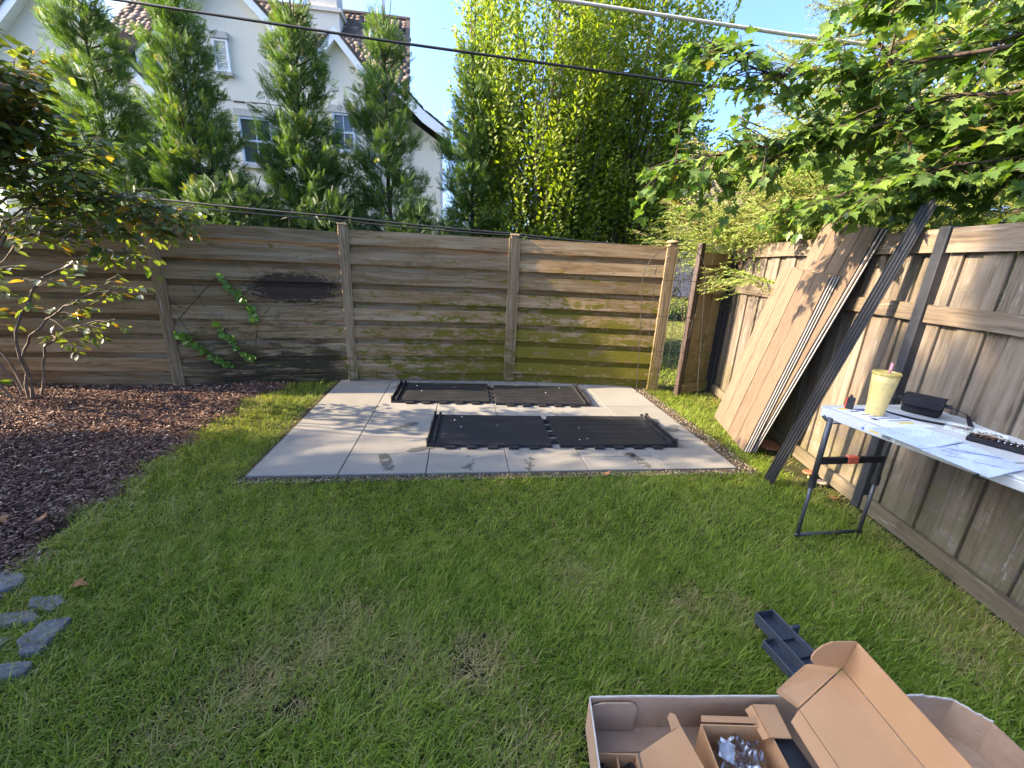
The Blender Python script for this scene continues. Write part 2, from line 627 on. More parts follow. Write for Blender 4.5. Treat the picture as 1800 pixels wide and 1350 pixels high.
def smear(u, v, L, W, ang):
    m = MB()
    pts = []
    for i in range(18):
        a = 2 * math.pi * i / 18
        r = 1 + random.uniform(-.2, .2)
        pts.append((L / 2 * math.cos(a) * r, W / 2 * math.sin(a) * r, 0))
    m.prism(pts, (0, 0, 0.0008))
    o = m.build("damp_smear", M_PRINT, patio)
    o.location = (u, v, 0.0018)
    o.rotation_euler = (0, 0, ang)


footprint(.945, .855, R(-50), fade=0.12)
footprint(.918, .175, R(20), fade=0.1)
footprint(1.53, .11, R(-8), fade=0.5)
footprint(1.99, .08, R(-12), fade=0.55)
footprint(2.91, .14, R(12), fade=0.2)
smear(1.16, .40, .26, .075, R(22))
smear(1.31, .455, .1, .085, R(10))
smear(3.50, .765, .17, .1, R(8))
smear(2.87, .235, .11, .075, R(-10))

# ------------------------------------------------------------------ back fence
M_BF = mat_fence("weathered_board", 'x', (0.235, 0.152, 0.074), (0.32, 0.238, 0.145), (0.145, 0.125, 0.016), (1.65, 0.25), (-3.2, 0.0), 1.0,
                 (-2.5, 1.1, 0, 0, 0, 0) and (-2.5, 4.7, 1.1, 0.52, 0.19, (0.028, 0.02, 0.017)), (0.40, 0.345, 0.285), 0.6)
M_BP = mat_fence("weathered_post", 'z', (0.23, 0.16, 0.088), (0.29, 0.22, 0.13), (0.105, 0.092, 0.016), (0.9, 0.0), (-3.6, 0.4), 0.8)


def plank(L, h, th, segs=6, wob=0.002):
    m = MB()
    vs, fs = [], []
    for i in range(segs + 1):
        x = -L / 2 + L * i / segs
        d, e, b = random.uniform(-wob, wob), random.uniform(-wob, wob), random.uniform(-wob, wob) * 1.5
        vs += [(x, -th / 2 + b, -h / 2 + d), (x, th / 2 + b, -h / 2 + d), (x, th / 2 + b, h / 2 + e), (x, -th / 2 + b, h / 2 + e)]
        if i:
            a, c_ = (i - 1) * 4, i * 4
            for k in range(4):
                fs.append((a + k, c_ + k, c_ + (k + 1) % 4, a + (k + 1) % 4))
    fs += [(0, 1, 2, 3), (segs * 4 + 3, segs * 4 + 2, segs * 4 + 1, segs * 4)]
    m.add(vs, fs)
    return m


FP = [(-5.75, 4.02), (-3.737, 4.365), (-1.976, 4.856), (-0.047, 5.121), (1.815, 5.118)]
PTOP = [1.72, 1.735, 1.80, 1.785, 1.78]
fence = thing("back_fence", "weathered board fence with mossy horizontal planks behind the stone patio", "fence", (FP[2][0], FP[2][1], 0))
fo = Vector((FP[2][0], FP[2][1], 0))
for i, (px, py) in enumerate(FP):
    m = MB()
    h = PTOP[i] + 0.05
    m.box((0, 0, h / 2 - 0.05), (0.088, 0.088, h))
    ang = math.atan2(FP[min(i + 1, 4)][1] - FP[max(i - 1, 0)][1], FP[min(i + 1, 4)][0] - FP[max(i - 1, 0)][0])
    p = m.build("post", M_BP, fence, bevel=0.005)
    p.location = Vector((px, py - 0.012, 0)) - fo
    p.rotation_euler = (0, 0, ang)
    for sx in ((1,) if i < 4 and i != 3 else (-1, 1)):
        m = MB()
        m.box((sx * 0.056, -0.018, h / 2 - 0.06), (0.022, 0.05, h - 0.03))
        m.build("batten", M_BP, p, bevel=0.003)
    m = MB()
    if i == 4:
        m.lathe([(0.052, 0), (0.075, 0.006), (0.078, 0.016), (0.06, 0.03), (0.02, 0.036)], 20, (0, 0, PTOP[i]))
    else:
        m.box((0, 0, PTOP[i] + 0.01), (0.108, 0.108, 0.02), taper=0.86)
    m.build("cap", M_BP, p)
for b in range(4):
    A, B = Vector((*FP[b], 0)), Vector((*FP[b + 1], 0))
    e = B - A
    L = e.length - 0.092
    ang = math.atan2(e.y, e.x)
    nrm = Vector((e.y, -e.x, 0)).normalized()       # towards the lawn
    mid = (A + B) / 2
    z0 = 0.165 if b == 0 else 0.112 if b > 1 else 0.104
    pitch = 0.206 if b == 0 else 0.212
    topz = [1.70, 1.725, 1.75, 1.745][b]
    for k in range(8):
        zb = z0 + pitch * k
        hh = 0.142 if k < 7 else topz - zb
        o = plank(L, hh, 0.022).build("plank", M_BF, fence)
        o.location = mid - fo + nrm * 0.028 + Vector((0, 0, zb + hh / 2))
        o.rotation_euler = (R(random.uniform(-3.5, 0.8)), R(random.uniform(-.22, .22)), ang)
        if k < 7:
            o = plank(L, 0.14, 0.018).build("plank", M_BF, fence)
            o.location = mid - fo - nrm * 0.014 + Vector((0, 0, zb + pitch * 0.5 + 0.071))
            o.rotation_euler = (R(random.uniform(-1, 1)), R(random.uniform(-.1, .1)), ang)
    o = plank(L, z0 + 0.07, 0.022).build("plank", M_BF, fence)
    o.location = mid - fo - nrm * 0.012 + Vector((0, 0, (z0 + 0.01) / 2 - 0.02))
    o.rotation_euler = (0, 0, ang)

# ------------------------------------------------------------------ gate leaf beside the gap, right fence
M_RF = mat_fence("grey_upright_board", 'z', (0.11, 0.087, 0.064), (0.15, 0.125, 0.099), (0.09, 0.085, 0.03), (0.7, 0.0), None, 0.45, None, (0.245, 0.225, 0.2), 0.75)
M_RFR = mat_fence("grey_rail", 'x', (0.115, 0.087, 0.06), (0.15, 0.122, 0.09), (0.09, 0.085, 0.03), (0.5, 0.0), None, 0.25, None, (0.26, 0.23, 0.195), 0.55)
M_GB = mat_fence("warm_upright_board", 'z', (0.21, 0.15, 0.07), (0.25, 0.19, 0.10), (0.10, 0.09, 0.02), (1.2, 0.0), None, 0.6)
M_STEEL = mat_plain("black_steel", (0.022, 0.024, 0.03), 0.42, 0.5, 0.2, 25, 0.12, dirt=((0.07, 0.06, 0.055), 0.2))
M_RUST = mat_plain("rusty_steel", (0.045, 0.028, 0.022), 0.6, 0.4, 0.35, 18, 0.25)


def upright_fence(name, label, A, B, h, rails, mboard, mrail, front, board_w=0.15, pitch=0.13, posts=(), top_h=0.13, kick=0.1):
    """A->B along the ground; front = +1 when the side with rails is to the left of A->B"""
    A, B = Vector((*A, 0)), Vector((*B, 0))
    e = B - A
    L = e.length
    ang = math.atan2(e.y, e.x)
    root = thing(name, label, "fence", A, ang)
    n = int(L / pitch)
    for k in range(n + 1):
        x = min(max(k * pitch, board_w / 2), L - board_w / 2)
        z1 = h - 0.015 + random.uniform(-.006, .006)
        m = MB()
        w = board_w * random.uniform(0.96, 1.02)
        m.box((0, 0, z1 / 2), (w, 0.018, z1))
        o = m.build("board", mboard, root, bevel=0.003)
        o.location = (x, -front * (0.016 if k % 2 else 0.0 + 0.036), 0)
        o.rotation_euler = (0, R(random.uniform(-.35, .35)), R(random.uniform(-1.2, 1.2)))
    cuts = [0] + sorted(posts) + [L]
    for i in range(len(cuts) - 1):
        a, b = cuts[i] + (0.036 if i else 0.0), cuts[i + 1] - (0.036 if i < len(cuts) - 2 else 0)
        if b - a < 0.1: continue
        for (zc, hh) in rails + [(h - top_h / 2, top_h), (kick / 2, kick)]:
            o = plank(b - a - 0.004, hh, 0.024, 5, 0.003).build("rail", mrail, root)
            o.location = ((a + b) / 2, front * 0.016, zc)
    for pxx in posts:
        m = MB()
        m.box((0, 0, h / 2), (0.065, 0.065, h + 0.02))
        o = m.build("post", M_STEEL, root, bevel=0.004)
        o.location = (pxx, front * 0.012, 0)
    return root


def rfx(y): return 2.27 + 0.065 * y


rf = upright_fence("side_fence", "grey upright board fence along the right, black steel posts between boards", (rfx(0.5), 0.5), (rfx(5.2), 5.2), 1.785,
                   [(1.315, 0.10)], M_RF, M_RFR, +1, posts=(1.985, 4.62))
gt = upright_fence("gate_panel", "short yellowish board panel between two dark posts beside the gap", (2.12, 4.955), (2.585, 5.185), 1.69,
                   [(1.275, 0.10)], M_GB, M_GB, -1, posts=(), kick=0.12)
for x in (-0.035, 0.50):
    m = MB()
    h = 1.80 if x < 0 else 1.72
    m.box((0, 0, h / 2 - 0.02), (0.062, 0.062, h + 0.02))
    o = m.build("post", M_RUST if x < 0 else M_STEEL, gt, bevel=0.004)
    o.location = (x, 0, 0)

# ------------------------------------------------------------------ white house behind the trees (local axes: x along its front, y away)
HA = R(8)
house = thing("white_house", "white stucco house with steep shingled roof and gables behind the row of trees", "house", (0, 0, 0), HA)


def mat_stucco(name, col):
    t = NT(name)
    p = t.coord()
    f = t.noise(p, 1.2, 6, 0.7)
    f2 = t.noise(p, 60, 3, 0.6)
    c = t.ramp(f, [(0.3, tuple(x * 0.93 for x in col)), (0.7, col)])
    st = t.noise(t.map(p, (5, 5, 0.5)), 1.5, 5, 0.7)
    c = t.mix(t.math('MULTIPLY', t.fr(st, 0.6, 0.75), 0.3), c, (0.45, 0.42, 0.34))
    t.princ(c, 0.85, 0.2, 0, t.bump(f2, 0.3, 0.01))
    return t.m


M_STUCCO = mat_stucco("white_stucco", (0.76, 0.67, 0.53))
M_TRIM = mat_plain("white_trim", (0.8, 0.79, 0.77), 0.5, 0.4, 0.04, 3, 0.05)
M_STONE = mat_plain("limestone_trim", (0.46, 0.42, 0.36), 0.8, 0.2, 0.12, 12, 0.2)
t = NT("cedar_shingle")
a = t.n("ShaderNodeAttribute", attribute_name="tint").outputs["Fac"]
f = t.noise(t.map(t.coord(), (20, 3, 3)), 3, 5, 0.7)
c = t.ramp(a, [(0, (0.095, 0.072, 0.06)), (0.5, (0.20, 0.15, 0.122)), (1, (0.34, 0.265, 0.215))])
t.princ(t.mix(t.math('MULTIPLY', f, 0.5), c, (0.07, 0.055, 0.045)), 0.9, 0.15)
M_SHINGLE = t.m
t = NT("window_glass")
t.princ((0.05, 0.06, 0.07), 0.04, 0.9)
M_GLASS = t.m
M_FRAME = mat_plain("grey_window_frame", (0.42, 0.46, 0.50), 0.5, 0.4, 0.05, 5, 0.05)


def shingle_roof(o, ux, vx, nu, L, H, name_parent, clip=None, row=0.19, wid=0.23):
    """a sloping roof: o origin at the eave, ux along the eave, vx up the slope, nu outward normal"""
    o, ux, vx, nu = Vector(o), Vector(ux).normalized(), Vector(vx).normalized(), Vector(nu).normalized()
    V, F, T = [], [], []
    rows = int(H / row)
    for r_ in range(rows):
        x = -random.random() * wid
        while x < L:
            w = wid * random.uniform(0.55, 1.25)
            x0, x1 = max(0, x), min(L, x + w - 0.008)
            x += w
            if x1 - x0 < 0.03: continue
            y0 = r_ * row + random.uniform(-.012, .012)
            y1 = y0 + row * 1.25
            if clip and not clip((x0 + x1) / 2, y0 + row / 2): continue
            th = random.uniform(0.018, 0.032)
            k = len(V)
            for (a_, b_, h0) in ((x0, y0, 0), (x1, y0, 0), (x1, y1, 0), (x0, y1, 0), (x0, y0, th), (x1, y0, th), (x1, y1, 0.004), (x0, y1, 0.004)):
                V.append(o + ux * a_ + vx * b_ + nu * h0)
            F += [(k + 4, k + 5, k + 6, k + 7), (k, k + 1, k + 5, k + 4), (k + 1, k + 2, k + 6, k + 5), (k + 3, k, k + 4, k + 7)]
            T += [min(1, max(0, random.gauss(0.5, 0.22)))] * 8
    ob = tri_mesh("shingles", np.array([tuple(v) for v in V]), np.array(F), M_SHINGLE, name_parent, {"tint": T})
    ob["kind"] = "stuff"
    return ob


M_DECK = mat_plain("roof_deck", (0.10, 0.08, 0.065), 0.9, 0.1, 0.2, 8, 0.1)


def gable(uc, half, zap, zb, v, thick=0.25, name="gable", slope=None, rake=0.28):
    """front wall with a pointed top, white raking boards in front"""
    slope = slope or (zap - zb) / half
    m = MB()
    m.prism([(uc - half, v, 0), (uc + half, v, 0), (uc + half, v, zb), (uc, v, zap), (uc - half, v, zb)], (0, thick, 0))
    g_ = m.build(name, M_STUCCO, house)
    for s in (-1, 1):
        m = MB()
        e = 0.16
        x0, z0 = uc + s * (half + e), zb - e * slope
        m.prism([(x0, v - 0.20, z0), (uc, v - 0.20, zap), (uc, v - 0.20, zap + rake), (x0, v - 0.20, z0 + rake)], (0, 0.22, 0))
        m.build("rake_board", M_TRIM, g_)
    return g_


# main wall
m = MB()
m.box((-6.2, 13.7, 2.6), (9.6, 0.3, 5.2))
m.build("wall", M_STUCCO, house)
# main roof, facing the garden
EV, EZ, RV, RZ = 13.25, 5.05, 17.2, 9.05
ev = Vector((0, RV - EV, RZ - EZ))
SL = ev.length
nrm = Vector((0, -(RZ - EZ), RV - EV)).normalized()
rfm = MB()
rfm.prism([(-9.9, EV, EZ - 0.06), (-1.42, EV, EZ - 0.06), (-1.75, RV, RZ - 0.06), (-9.9, RV, RZ - 0.06)], (0, 0.1, 0.16))
roof = rfm.build("roof", M_DECK, house)
shingle_roof((-9.9, EV, EZ + 0.11), (1, 0, 0), ev, nrm, 8.5, SL + 0.1, roof, lambda x, y: x < 8.48 - y * 0.058)
m = MB()
m.prism([(-2.1, EV + 0.5, 0), (-2.1, RV + 4, 0), (-2.1, RV + 4, EZ), (-2.1, RV, RZ - 0.25), (-2.1, EV + 0.5, EZ + 0.2)], (0.2, 0, 0))
m.build("side_wall", M_STUCCO, house)
m = MB()
m.prism([(-1.5, EV - 0.02, EZ - 0.02), (-1.36, EV - 0.02, EZ - 0.02), (-1.66, RV, RZ + 0.1), (-1.8, RV, RZ + 0.1)], (0, 0.05, 0.12))
m.build("verge_board", M_DECK, roof)
m = MB()
m.tube([(-9.9, RV, RZ + 0.1), (-1.72, RV, RZ + 0.1)], 0.09, 6)
m.build("ridge_cap", M_SHINGLE, roof)
# low flared wing at the right end
m = MB()
m.prism([(-1.6, 13.6, 0), (-0.55, 13.6, 0), (-0.55, 13.6, 4.7), (-1.6, 13.6, 5.35)], (0, 2.5, 0))
m.build("wing_wall", M_STUCCO, house)
wr = MB()
wr.prism([(-1.62, 13.2, 6.0), (-1.0, 13.2, 5.42), (-0.25, 13.2, 4.92), (-0.25, 13.2, 4.82), (-1.0, 13.2, 5.30), (-1.62, 13.2, 5.85)], (0, 3.2, 0))
wroof = wr.build("wing_roof", M_DECK, house)
shingle_roof((-0.26, 13.22, 4.95), (0, 1, 0), (-0.75, 0, 0.5), (0.5, 0, 0.75), 3.1, 0.9, wroof)
shingle_roof((-1.0, 13.22, 5.45), (0, 1, 0), (-0.62, 0, 0.58), (0.58, 0, 0.62), 3.1, 0.85, wroof)
m = MB()
m.prism([(-1.62, 13.12, 5.62), (-1.0, 13.12, 5.06), (-0.25, 13.12, 4.62), (-0.25, 13.12, 4.86), (-1.0, 13.12, 5.36), (-1.62, 13.12, 5.94)], (0, 0.07, 0))
m.build("rake_board", M_TRIM, wroof)

# cross gables
for (uc, half, zap, zb, v) in ((-5.78, 1.95, 7.82, 5.92, 13.25), (-9.52, 1.95, 7.05, 5.06, 12.9), (-3.16, 0.62, 6.7, 6.0, 13.2)):
    g_ = gable(uc, half, zap, zb, v)
    vr = EV + (zap - EZ) * (RV - EV) / (RZ - EZ)
    for s in (-1, 1):
        sl = Vector((-s * half, 0, zap - zb))
        Ls = sl.length + 0.2
        sn = sl.normalized()
        nn = Vector((s * (zap - zb), 0, half)).normalized()
        e0 = Vector((uc + s * half, v - 0.22, zb)) - sn * 0.2 + nn * (0.30 * half / math.hypot(half, zap - zb) + 0.012)
        L = vr - v + 0.2
        m = MB()
        p0 = e0 - nn * 0.06
        m.prism([p0, p0 + sn * Ls, p0 + sn * Ls + Vector((0, L, 0)), p0 + Vector((0, L, 0))], nn * 0.05)
        rr = m.build("roof_slope", M_DECK, g_)
        shingle_roof(e0, (0, 1, 0), sn, nn, L, Ls, rr)
        m = MB()
        m.tube([(uc + s * .05, vr - .1, zap + .22), (uc + s * (half - .02), EV + (zb - EZ) * .99 + .1, zb + .24)], .045, 6)
        m.build('valley_flashing', M_FRAME, roof)


def window(uc, z0, z1, w, v, mullion=True):
    m = MB()
    for s in (-1, 1):
        m.box((uc + s * (w / 2 - 0.03), v - 0.03, (z0 + z1) / 2), (0.06, 0.09, z1 - z0))
    for z in (z0 + 0.03, z1 - 0.03, (z0 + z1) / 2):
        m.box((uc, v - 0.028, z), (w - 0.124, 0.08, 0.05))
    fr = m.build("window", M_FRAME, house)
    for k in range(2):
        zc = z0 + (z1 - z0) * (0.26 + 0.48 * k)
        m = MB()
        m.box((uc, v - 0.012, zc), (w - 0.13, 0.012, (z1 - z0) / 2 - 0.06))
        m.build("pane", M_GLASS, fr)
    if mullion:
        m = MB()
        m.box((uc, v - 0.035, (z0 + z1) / 2), (0.022, 0.03, z1 - z0 - 0.12))
        m.build("muntin", M_FRAME, fr)
    m = MB()
    m.box((uc, v - 0.04, z1 + 0.09), (w + 0.16, 0.1, 0.17))
    m.build("lintel", M_STONE, fr)
    m = MB()
    m.box((uc, v - 0.05, z0 - 0.05), (w + 0.12, 0.14, 0.09))
    m.build("sill", M_STONE, fr)


window(-5.38, 3.70, 4.83, 0.82, 13.25)
window(-3.10, 4.18, 5.10, 0.58, 13.2)
# louvred vent in the middle gable
m = MB()
for s in (-1, 1):
    m.box((-5.98 + s * 0.155, 13.22, 6.15), (0.04, 0.09, 0.7))
for z in (5.82, 6.48):
    m.box((-5.98, 13.22, z), (0.27, 0.088, 0.04))
vent = m.build("louvre_vent", M_TRIM, house)
for k in range(11):
    m = MB()
    m.box((0, 0, 0), (0.27, 0.07, 0.012))
    o = m.build("slat", M_TRIM, vent)
    o.location = (-5.98, 13.225, 5.87 + k * 0.057)
    o.rotation_euler = (R(-38), 0, 0)
m = MB()
m.box((-5.99, 13.20, 6.585), (0.42, 0.1, 0.14))
m.build("lintel", M_STONE, vent)
m = MB()
m.box((-5.97, 13.20, 5.76), (0.42, 0.12, 0.08))
m.build("sill", M_STONE, vent)
# chimney
m = MB()
m.box((-4.2, 16.5, 7.9), (0.98, 0.9, 1.5))
m.box((-4.18, 16.5, 8.66), (1.10, 1.02, 0.10))
m.box((-4.2, 16.5, 9.6), (0.86, 0.78, 1.9))
m.build("chimney", M_STUCCO, house)
m = MB()
m.tube([(-2.75, 15.9, 7.6), (-2.75, 15.9, 8.25)], 0.05, 10)
m.build("vent_pipe", M_TRIM, roof)

# ------------------------------------------------------------------ brick house seen through the gap
t = NT("pink_brick")
br = t.n("ShaderNodeTexBrick")
v = t.map(t.coord(), (1, 1, 1))
cx = t.n("ShaderNodeCombineXYZ")
s3 = t.sep(v)
t.l(s3[0], cx.inputs[0]); t.l(s3[2], cx.inputs[1])
t.l(cx.outputs[0], br.inputs["Vector"])
br.inputs["Color1"].default_value = (0.33, 0.20, 0.165, 1)
br.inputs["Color2"].default_value = (0.46, 0.32, 0.27, 1)
br.inputs["Mortar"].default_value = (0.5, 0.44, 0.4, 1)
br.inputs["Scale"].default_value = 1.0
br.inputs["Mortar Size"].default_value = 0.008
br.inputs["Brick Width"].default_value = 0.22
br.inputs["Row Height"].default_value = 0.075
t.princ(br.outputs["Color"], 0.9, 0.15)
bh = thing("brick_house", "pinkish brick house with grey shingled roof seen beyond the gap in the fences", "house", (10.5, 17.5, 0), R(6))
m = MB()
m.box((0.5, 3, 1.55), (12.0, 6, 3.1))
m.build("wall", t.m, bh)
bm_ = MB()
bm_.prism([(-5.9, -0.45, 3.0), (6.9, -0.45, 3.0), (6.9, 3.2, 6.4), (-5.9, 3.2, 6.4)], (0, -0.07, 0.1))
bm_.prism([(-5.9, 6.45, 3.0), (6.9, 6.45, 3.0), (6.9, 3.2, 6.4), (-5.9, 3.2, 6.4)], (0, 0.07, 0.1))
br_ = bm_.build("roof", M_DECK, bh)
sv = Vector((0, 3.65, 3.4))
shingle_roof((-5.9, -0.53, 3.13), (1, 0, 0), sv, (0, -3.4, 3.65), 9.0, sv.length, br_, None, 0.26, 0.5)
m = MB()
m.box((0.5, -0.5, 2.95), (12.8, 0.06, 0.18))
m.build("fascia", M_TRIM, bh)

# clipped hedge, garden chairs on the far side of the gap
M_DKMETAL = mat_plain("black_iron", (0.02, 0.02, 0.022), 0.45, 0.5, 0.2, 20, 0.1)


def garden_chair(loc, rz, label):
    c = thing("garden_chair", label, "chair", loc, rz, "garden chairs beyond the gap")
    m = MB()
    m.tube([(-.25, 0, .42), (-.25, .05, .75), (-.15, .07, .88), (0, .075, .92), (.15, .07, .88), (.25, .05, .75), (.25, 0, .42)], 0.014, 6)
    for a in (-.5, .5):
        m.tube([(-.24 * a * 2, .02, .46), (.22 * a * 2, .06, .84)], 0.009, 5)
    m.tube([(0, .01, .44), (0, .075, .92)], 0.009, 5)
    m.build("backrest", M_DKMETAL, c)
    m = MB()
    m.box((0, -.22, .42), (.5, .46, .03))
    m.build("seat", M_DKMETAL, c, bevel=0.008)
    for sx in (-1, 1):
        for y in (-.42, 0):
            m = MB()
            m.tube([(sx * .23, y, .42), (sx * .25, y, 0)], 0.013, 6)
            m.build("leg", M_DKMETAL, c)
        m = MB()
        m.tube([(sx * .25, 0.02, .64), (sx * .27, -.25, .66), (sx * .25, -.42, .42)], 0.013, 6)
        m.build("armrest", M_DKMETAL, c)


garden_chair((4.98, 13.2, 0), R(12), "black iron garden chair beyond the gap, nearer the mossy end post")
garden_chair((5.72, 13.4, 0), R(-25), "black iron garden chair beyond the gap, nearer the dark gate post")

# ------------------------------------------------------------------ leaf shapes
OVATE = (np.array([(0, 0, 0), (.27, .32, .07), (.23, .66, .05), (0, 1, -.04), (-.23, .66, .05), (-.27, .32, .07), (0, .45, -.01)]),
         np.array([(6, 0, 1), (6, 1, 2), (6, 2, 3), (6, 3, 4), (6, 4, 5), (6, 5, 0)]))
OVATE4 = (np.array([(0, 0, 0), (.28, .38, .07), (.16, .76, .04), (0, 1, -.04), (-.16, .76, .04), (-.28, .38, .07)]), np.array([(0, 1, 2), (0, 2, 3), (0, 3, 4), (0, 4, 5)]))
SMALL = (np.array([(0, 0, 0), (.27, .45, .06), (0, 1, -.03), (-.27, .45, .06)]), np.array([(0, 1, 2), (0, 2, 3)]))
mo = [(0, 0), (.10, -.06), (.34, -.10), (.28, .06), (.50, .14), (.42, .24), (.58, .44), (.38, .40), (.32, .50), (.20, .44), (.22, .66), (.12, .66), (0, 1.0)]
mo = mo + [(-x, y) for x, y in reversed(mo[1:-1])]
MAPLE = (np.array([(x, y, 0.26 * abs(x) - 0.30 * max(0, y - .35)) for x, y in mo] + [(0, .3, -.02)]),
         np.array([(len(mo), i, (i + 1) % len(mo)) for i in range(len(mo))]))


def make_frond():
    V, F = [], []

    def tri(a, b, c):
        k = len(V)
        V.extend([a, b, c])
        F.append((k, k + 1, k + 2))

    tri((-.02, 0, 0), (.02, 0, 0), (0, 1, .02))
    for i in range(6):
        y = .06 + .145 * i
        for s in (-1, 1):
            L = (.50 - .30 * (i / 5.0)) * (1 if s > 0 else .9)
            yy = y + (.05 if s > 0 else 0)
            w = .030
            dx, dy = s * .66, .75
            a = (0, yy, 0)
            tip = (dx * L, yy + dy * L, .06 * s)
            tri((0, yy - w, 0), (dx * L * .6 + s * w, yy + dy * L * .5 - w, .03), tip)
            k = .45
            b = (dx * L * k, yy + dy * L * k, .02)
            if (i + (s > 0)) % 2:
                tri(b, (b[0] + s * .026, b[1] + .30 * L - w, .04), (b[0] + s * .01, b[1] + .6 * L, .05))
    return np.array(V), np.array(F)


FROND = make_frond()


def make_needles(n=13):
    V, F = [], []
    V += [(-.018, 0, 0), (.018, 0, 0), (0, 1, 0)]
    F.append((0, 1, 2))
    r = random.Random(3)
    for i in range(n):
        y = i / n * 0.98
        a = r.uniform(0, 6.28)
        L = .17 * (1 - .3 * y)
        tx, tz = math.cos(a) * L, math.sin(a) * L * .8
        px, pz = -math.sin(a) * .030, math.cos(a) * .030
        k = len(V)
        V += [(px, y, pz), (-px, y, -pz), (tx, y + L * .75, tz)]
        F.append((k, k + 1, k + 2))
    return np.array(V), np.array(F)


NEEDLE = make_needles()

M_BARK = mat_plain("grey_brown_bark", (0.075, 0.055, 0.042), 0.9, 0.15, 0.35, 14, 0.6)
M_BARKL = mat_plain("pale_bark", (0.17, 0.135, 0.10), 0.85, 0.15, 0.3, 12, 0.5)
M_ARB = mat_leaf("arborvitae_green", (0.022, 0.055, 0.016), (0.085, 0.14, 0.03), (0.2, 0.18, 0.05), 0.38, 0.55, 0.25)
M_HORN = mat_leaf("hornbeam_green", (0.06, 0.10, 0.012), (0.175, 0.21, 0.02), (0.21, 0.22, 0.03), 0.5, 0.45, 0.3, 1.5)
M_SPR = mat_leaf("spruce_green", (0.07, 0.11, 0.022), (0.19, 0.235, 0.055), (0.20, 0.18, 0.07), 0.25, 0.5, 0.25)
M_MAP = mat_leaf("maple_green", (0.04, 0.088, 0.024), (0.145, 0.20, 0.038), (0.22, 0.17, 0.05), 0.42, 0.38, 0.45)
M_SHR = mat_leaf("shrub_green", (0.05, 0.08, 0.018), (0.145, 0.155, 0.035), (0.36, 0.20, 0.035), 0.45, 0.35, 0.45)
M_VINE = mat_leaf("vine_green", (0.07, 0.14, 0.025), (0.14, 0.24, 0.04), None, 0.4, 0.4, 0.35)
M_BUSH = mat_leaf("dark_bush_green", (0.015, 0.035, 0.014), (0.05, 0.085, 0.03), None, 0.3, 0.5, 0.3)


def rand_dir(n, zbias=0.0):
    d = RNG.normal(0, 1, (n, 3))
    d[:, 2] += zbias
    return unit(d)


# ------------------------------------------------------------------ arborvitae row
def arbor_crown(H, Rb, nb, wisps, seed):
    """fronds on ascending branches round an upright stem; returns P, D, N, S, tint"""
    P, D, N, S, T = [], [], [], [], []
    br = []
    for i in range(nb):
        h = H * (0.04 + 0.90 * (i + random.random()) / nb)
        q = h / H
        rad = Rb * (1.0 - q) ** 0.95 * random.uniform(0.68, 1.12) * (1 + .24 * math.sin(h * 2.3 + i * 2.399 * 2 + seed)) * (0.75 + 0.25 * min(1, q * 5)) + 0.10
        az = i * 2.399 + random.uniform(-.5, .5)
        el = R(random.uniform(15, 50))
        base = np.array([0, 0, max(0.05, h - rad * 0.5)])
        d0 = np.array([math.cos(az) * math.cos(el), math.sin(az) * math.cos(el), math.sin(el)])
        L = rad / math.cos(el)
        br.append((base, base + d0 * L))
        k = max(12, int(80 * rad))
        s = np.random.default_rng(i).random(k) ** 0.6 * 0.85 + 0.15
        pos = base + d0 * (L * s)[:, None] + RNG.normal(0, 0.05, (k, 3))
        dd = unit(d0 * 0.8 + np.array([0, 0, 0.35]) + RNG.normal(0, 0.48, (k, 3)))
        P.append(pos); D.append(dd)
        side = np.cross(d0, [0, 0, 1])
        N.append(unit(side + RNG.normal(0, 0.6, (k, 3))))
        S.append(RNG.uniform(0.11, 0.21, k) * (0.8 + 0.3 * (1 - q)))
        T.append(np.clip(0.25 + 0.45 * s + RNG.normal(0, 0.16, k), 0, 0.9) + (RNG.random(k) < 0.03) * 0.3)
    for _ in range(wisps):
        top = np.array([random.uniform(-.16, .16), random.uniform(-.12, .12), H * random.uniform(0.82, 0.98)])
        L = random.uniform(0.5, 0.95)
        for j in range(9):
            s = j / 9
            P.append((top + np.array([0.03 * j * random.uniform(-.2, .2), 0, L * s]))[None])
            D.append(unit(np.array([[random.uniform(-.7, .7), random.uniform(-.6, .6), 1.0]])))
            N.append(rand_dir(1)); S.append(np.array([0.17 * (1.1 - s)])); T.append(np.array([0.7]))
        br.append((np.array([0, 0, H * .8]), top + np.array([0, 0, L])))
    return [np.concatenate(x) for x in (P, D, N, S, T)], br


def arbor_tree(name, label, loc, H, Rb, nb, wisps, seed, rz=0, group="row of arborvitae behind the fence", stem_r=0.055):
    random.seed(seed)
    root = thing(name, label, "tree", loc, rz, group)
    (P, D, N, S, T), br = arbor_crown(H, Rb, nb, wisps, seed)
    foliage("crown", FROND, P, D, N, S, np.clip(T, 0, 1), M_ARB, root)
    m = MB()
    pts = [(random.uniform(-.03, .03), random.uniform(-.03, .03), H * k / 6) for k in range(7)]
    m.tube(pts, [stem_r * (1 - .85 * k / 6) for k in range(7)], 7)
    tr = m.build("trunk", M_BARK, root, smooth=True)
    m = MB()
    for k, (a, b) in enumerate(br):
        if k % 2 == 0 or k >= nb: m.tube([a, a * .4 + b * .6, b], [0.012, 0.008, 0.003], 4, cap=False)
    m.build("branches", M_BARK, tr)
    return root


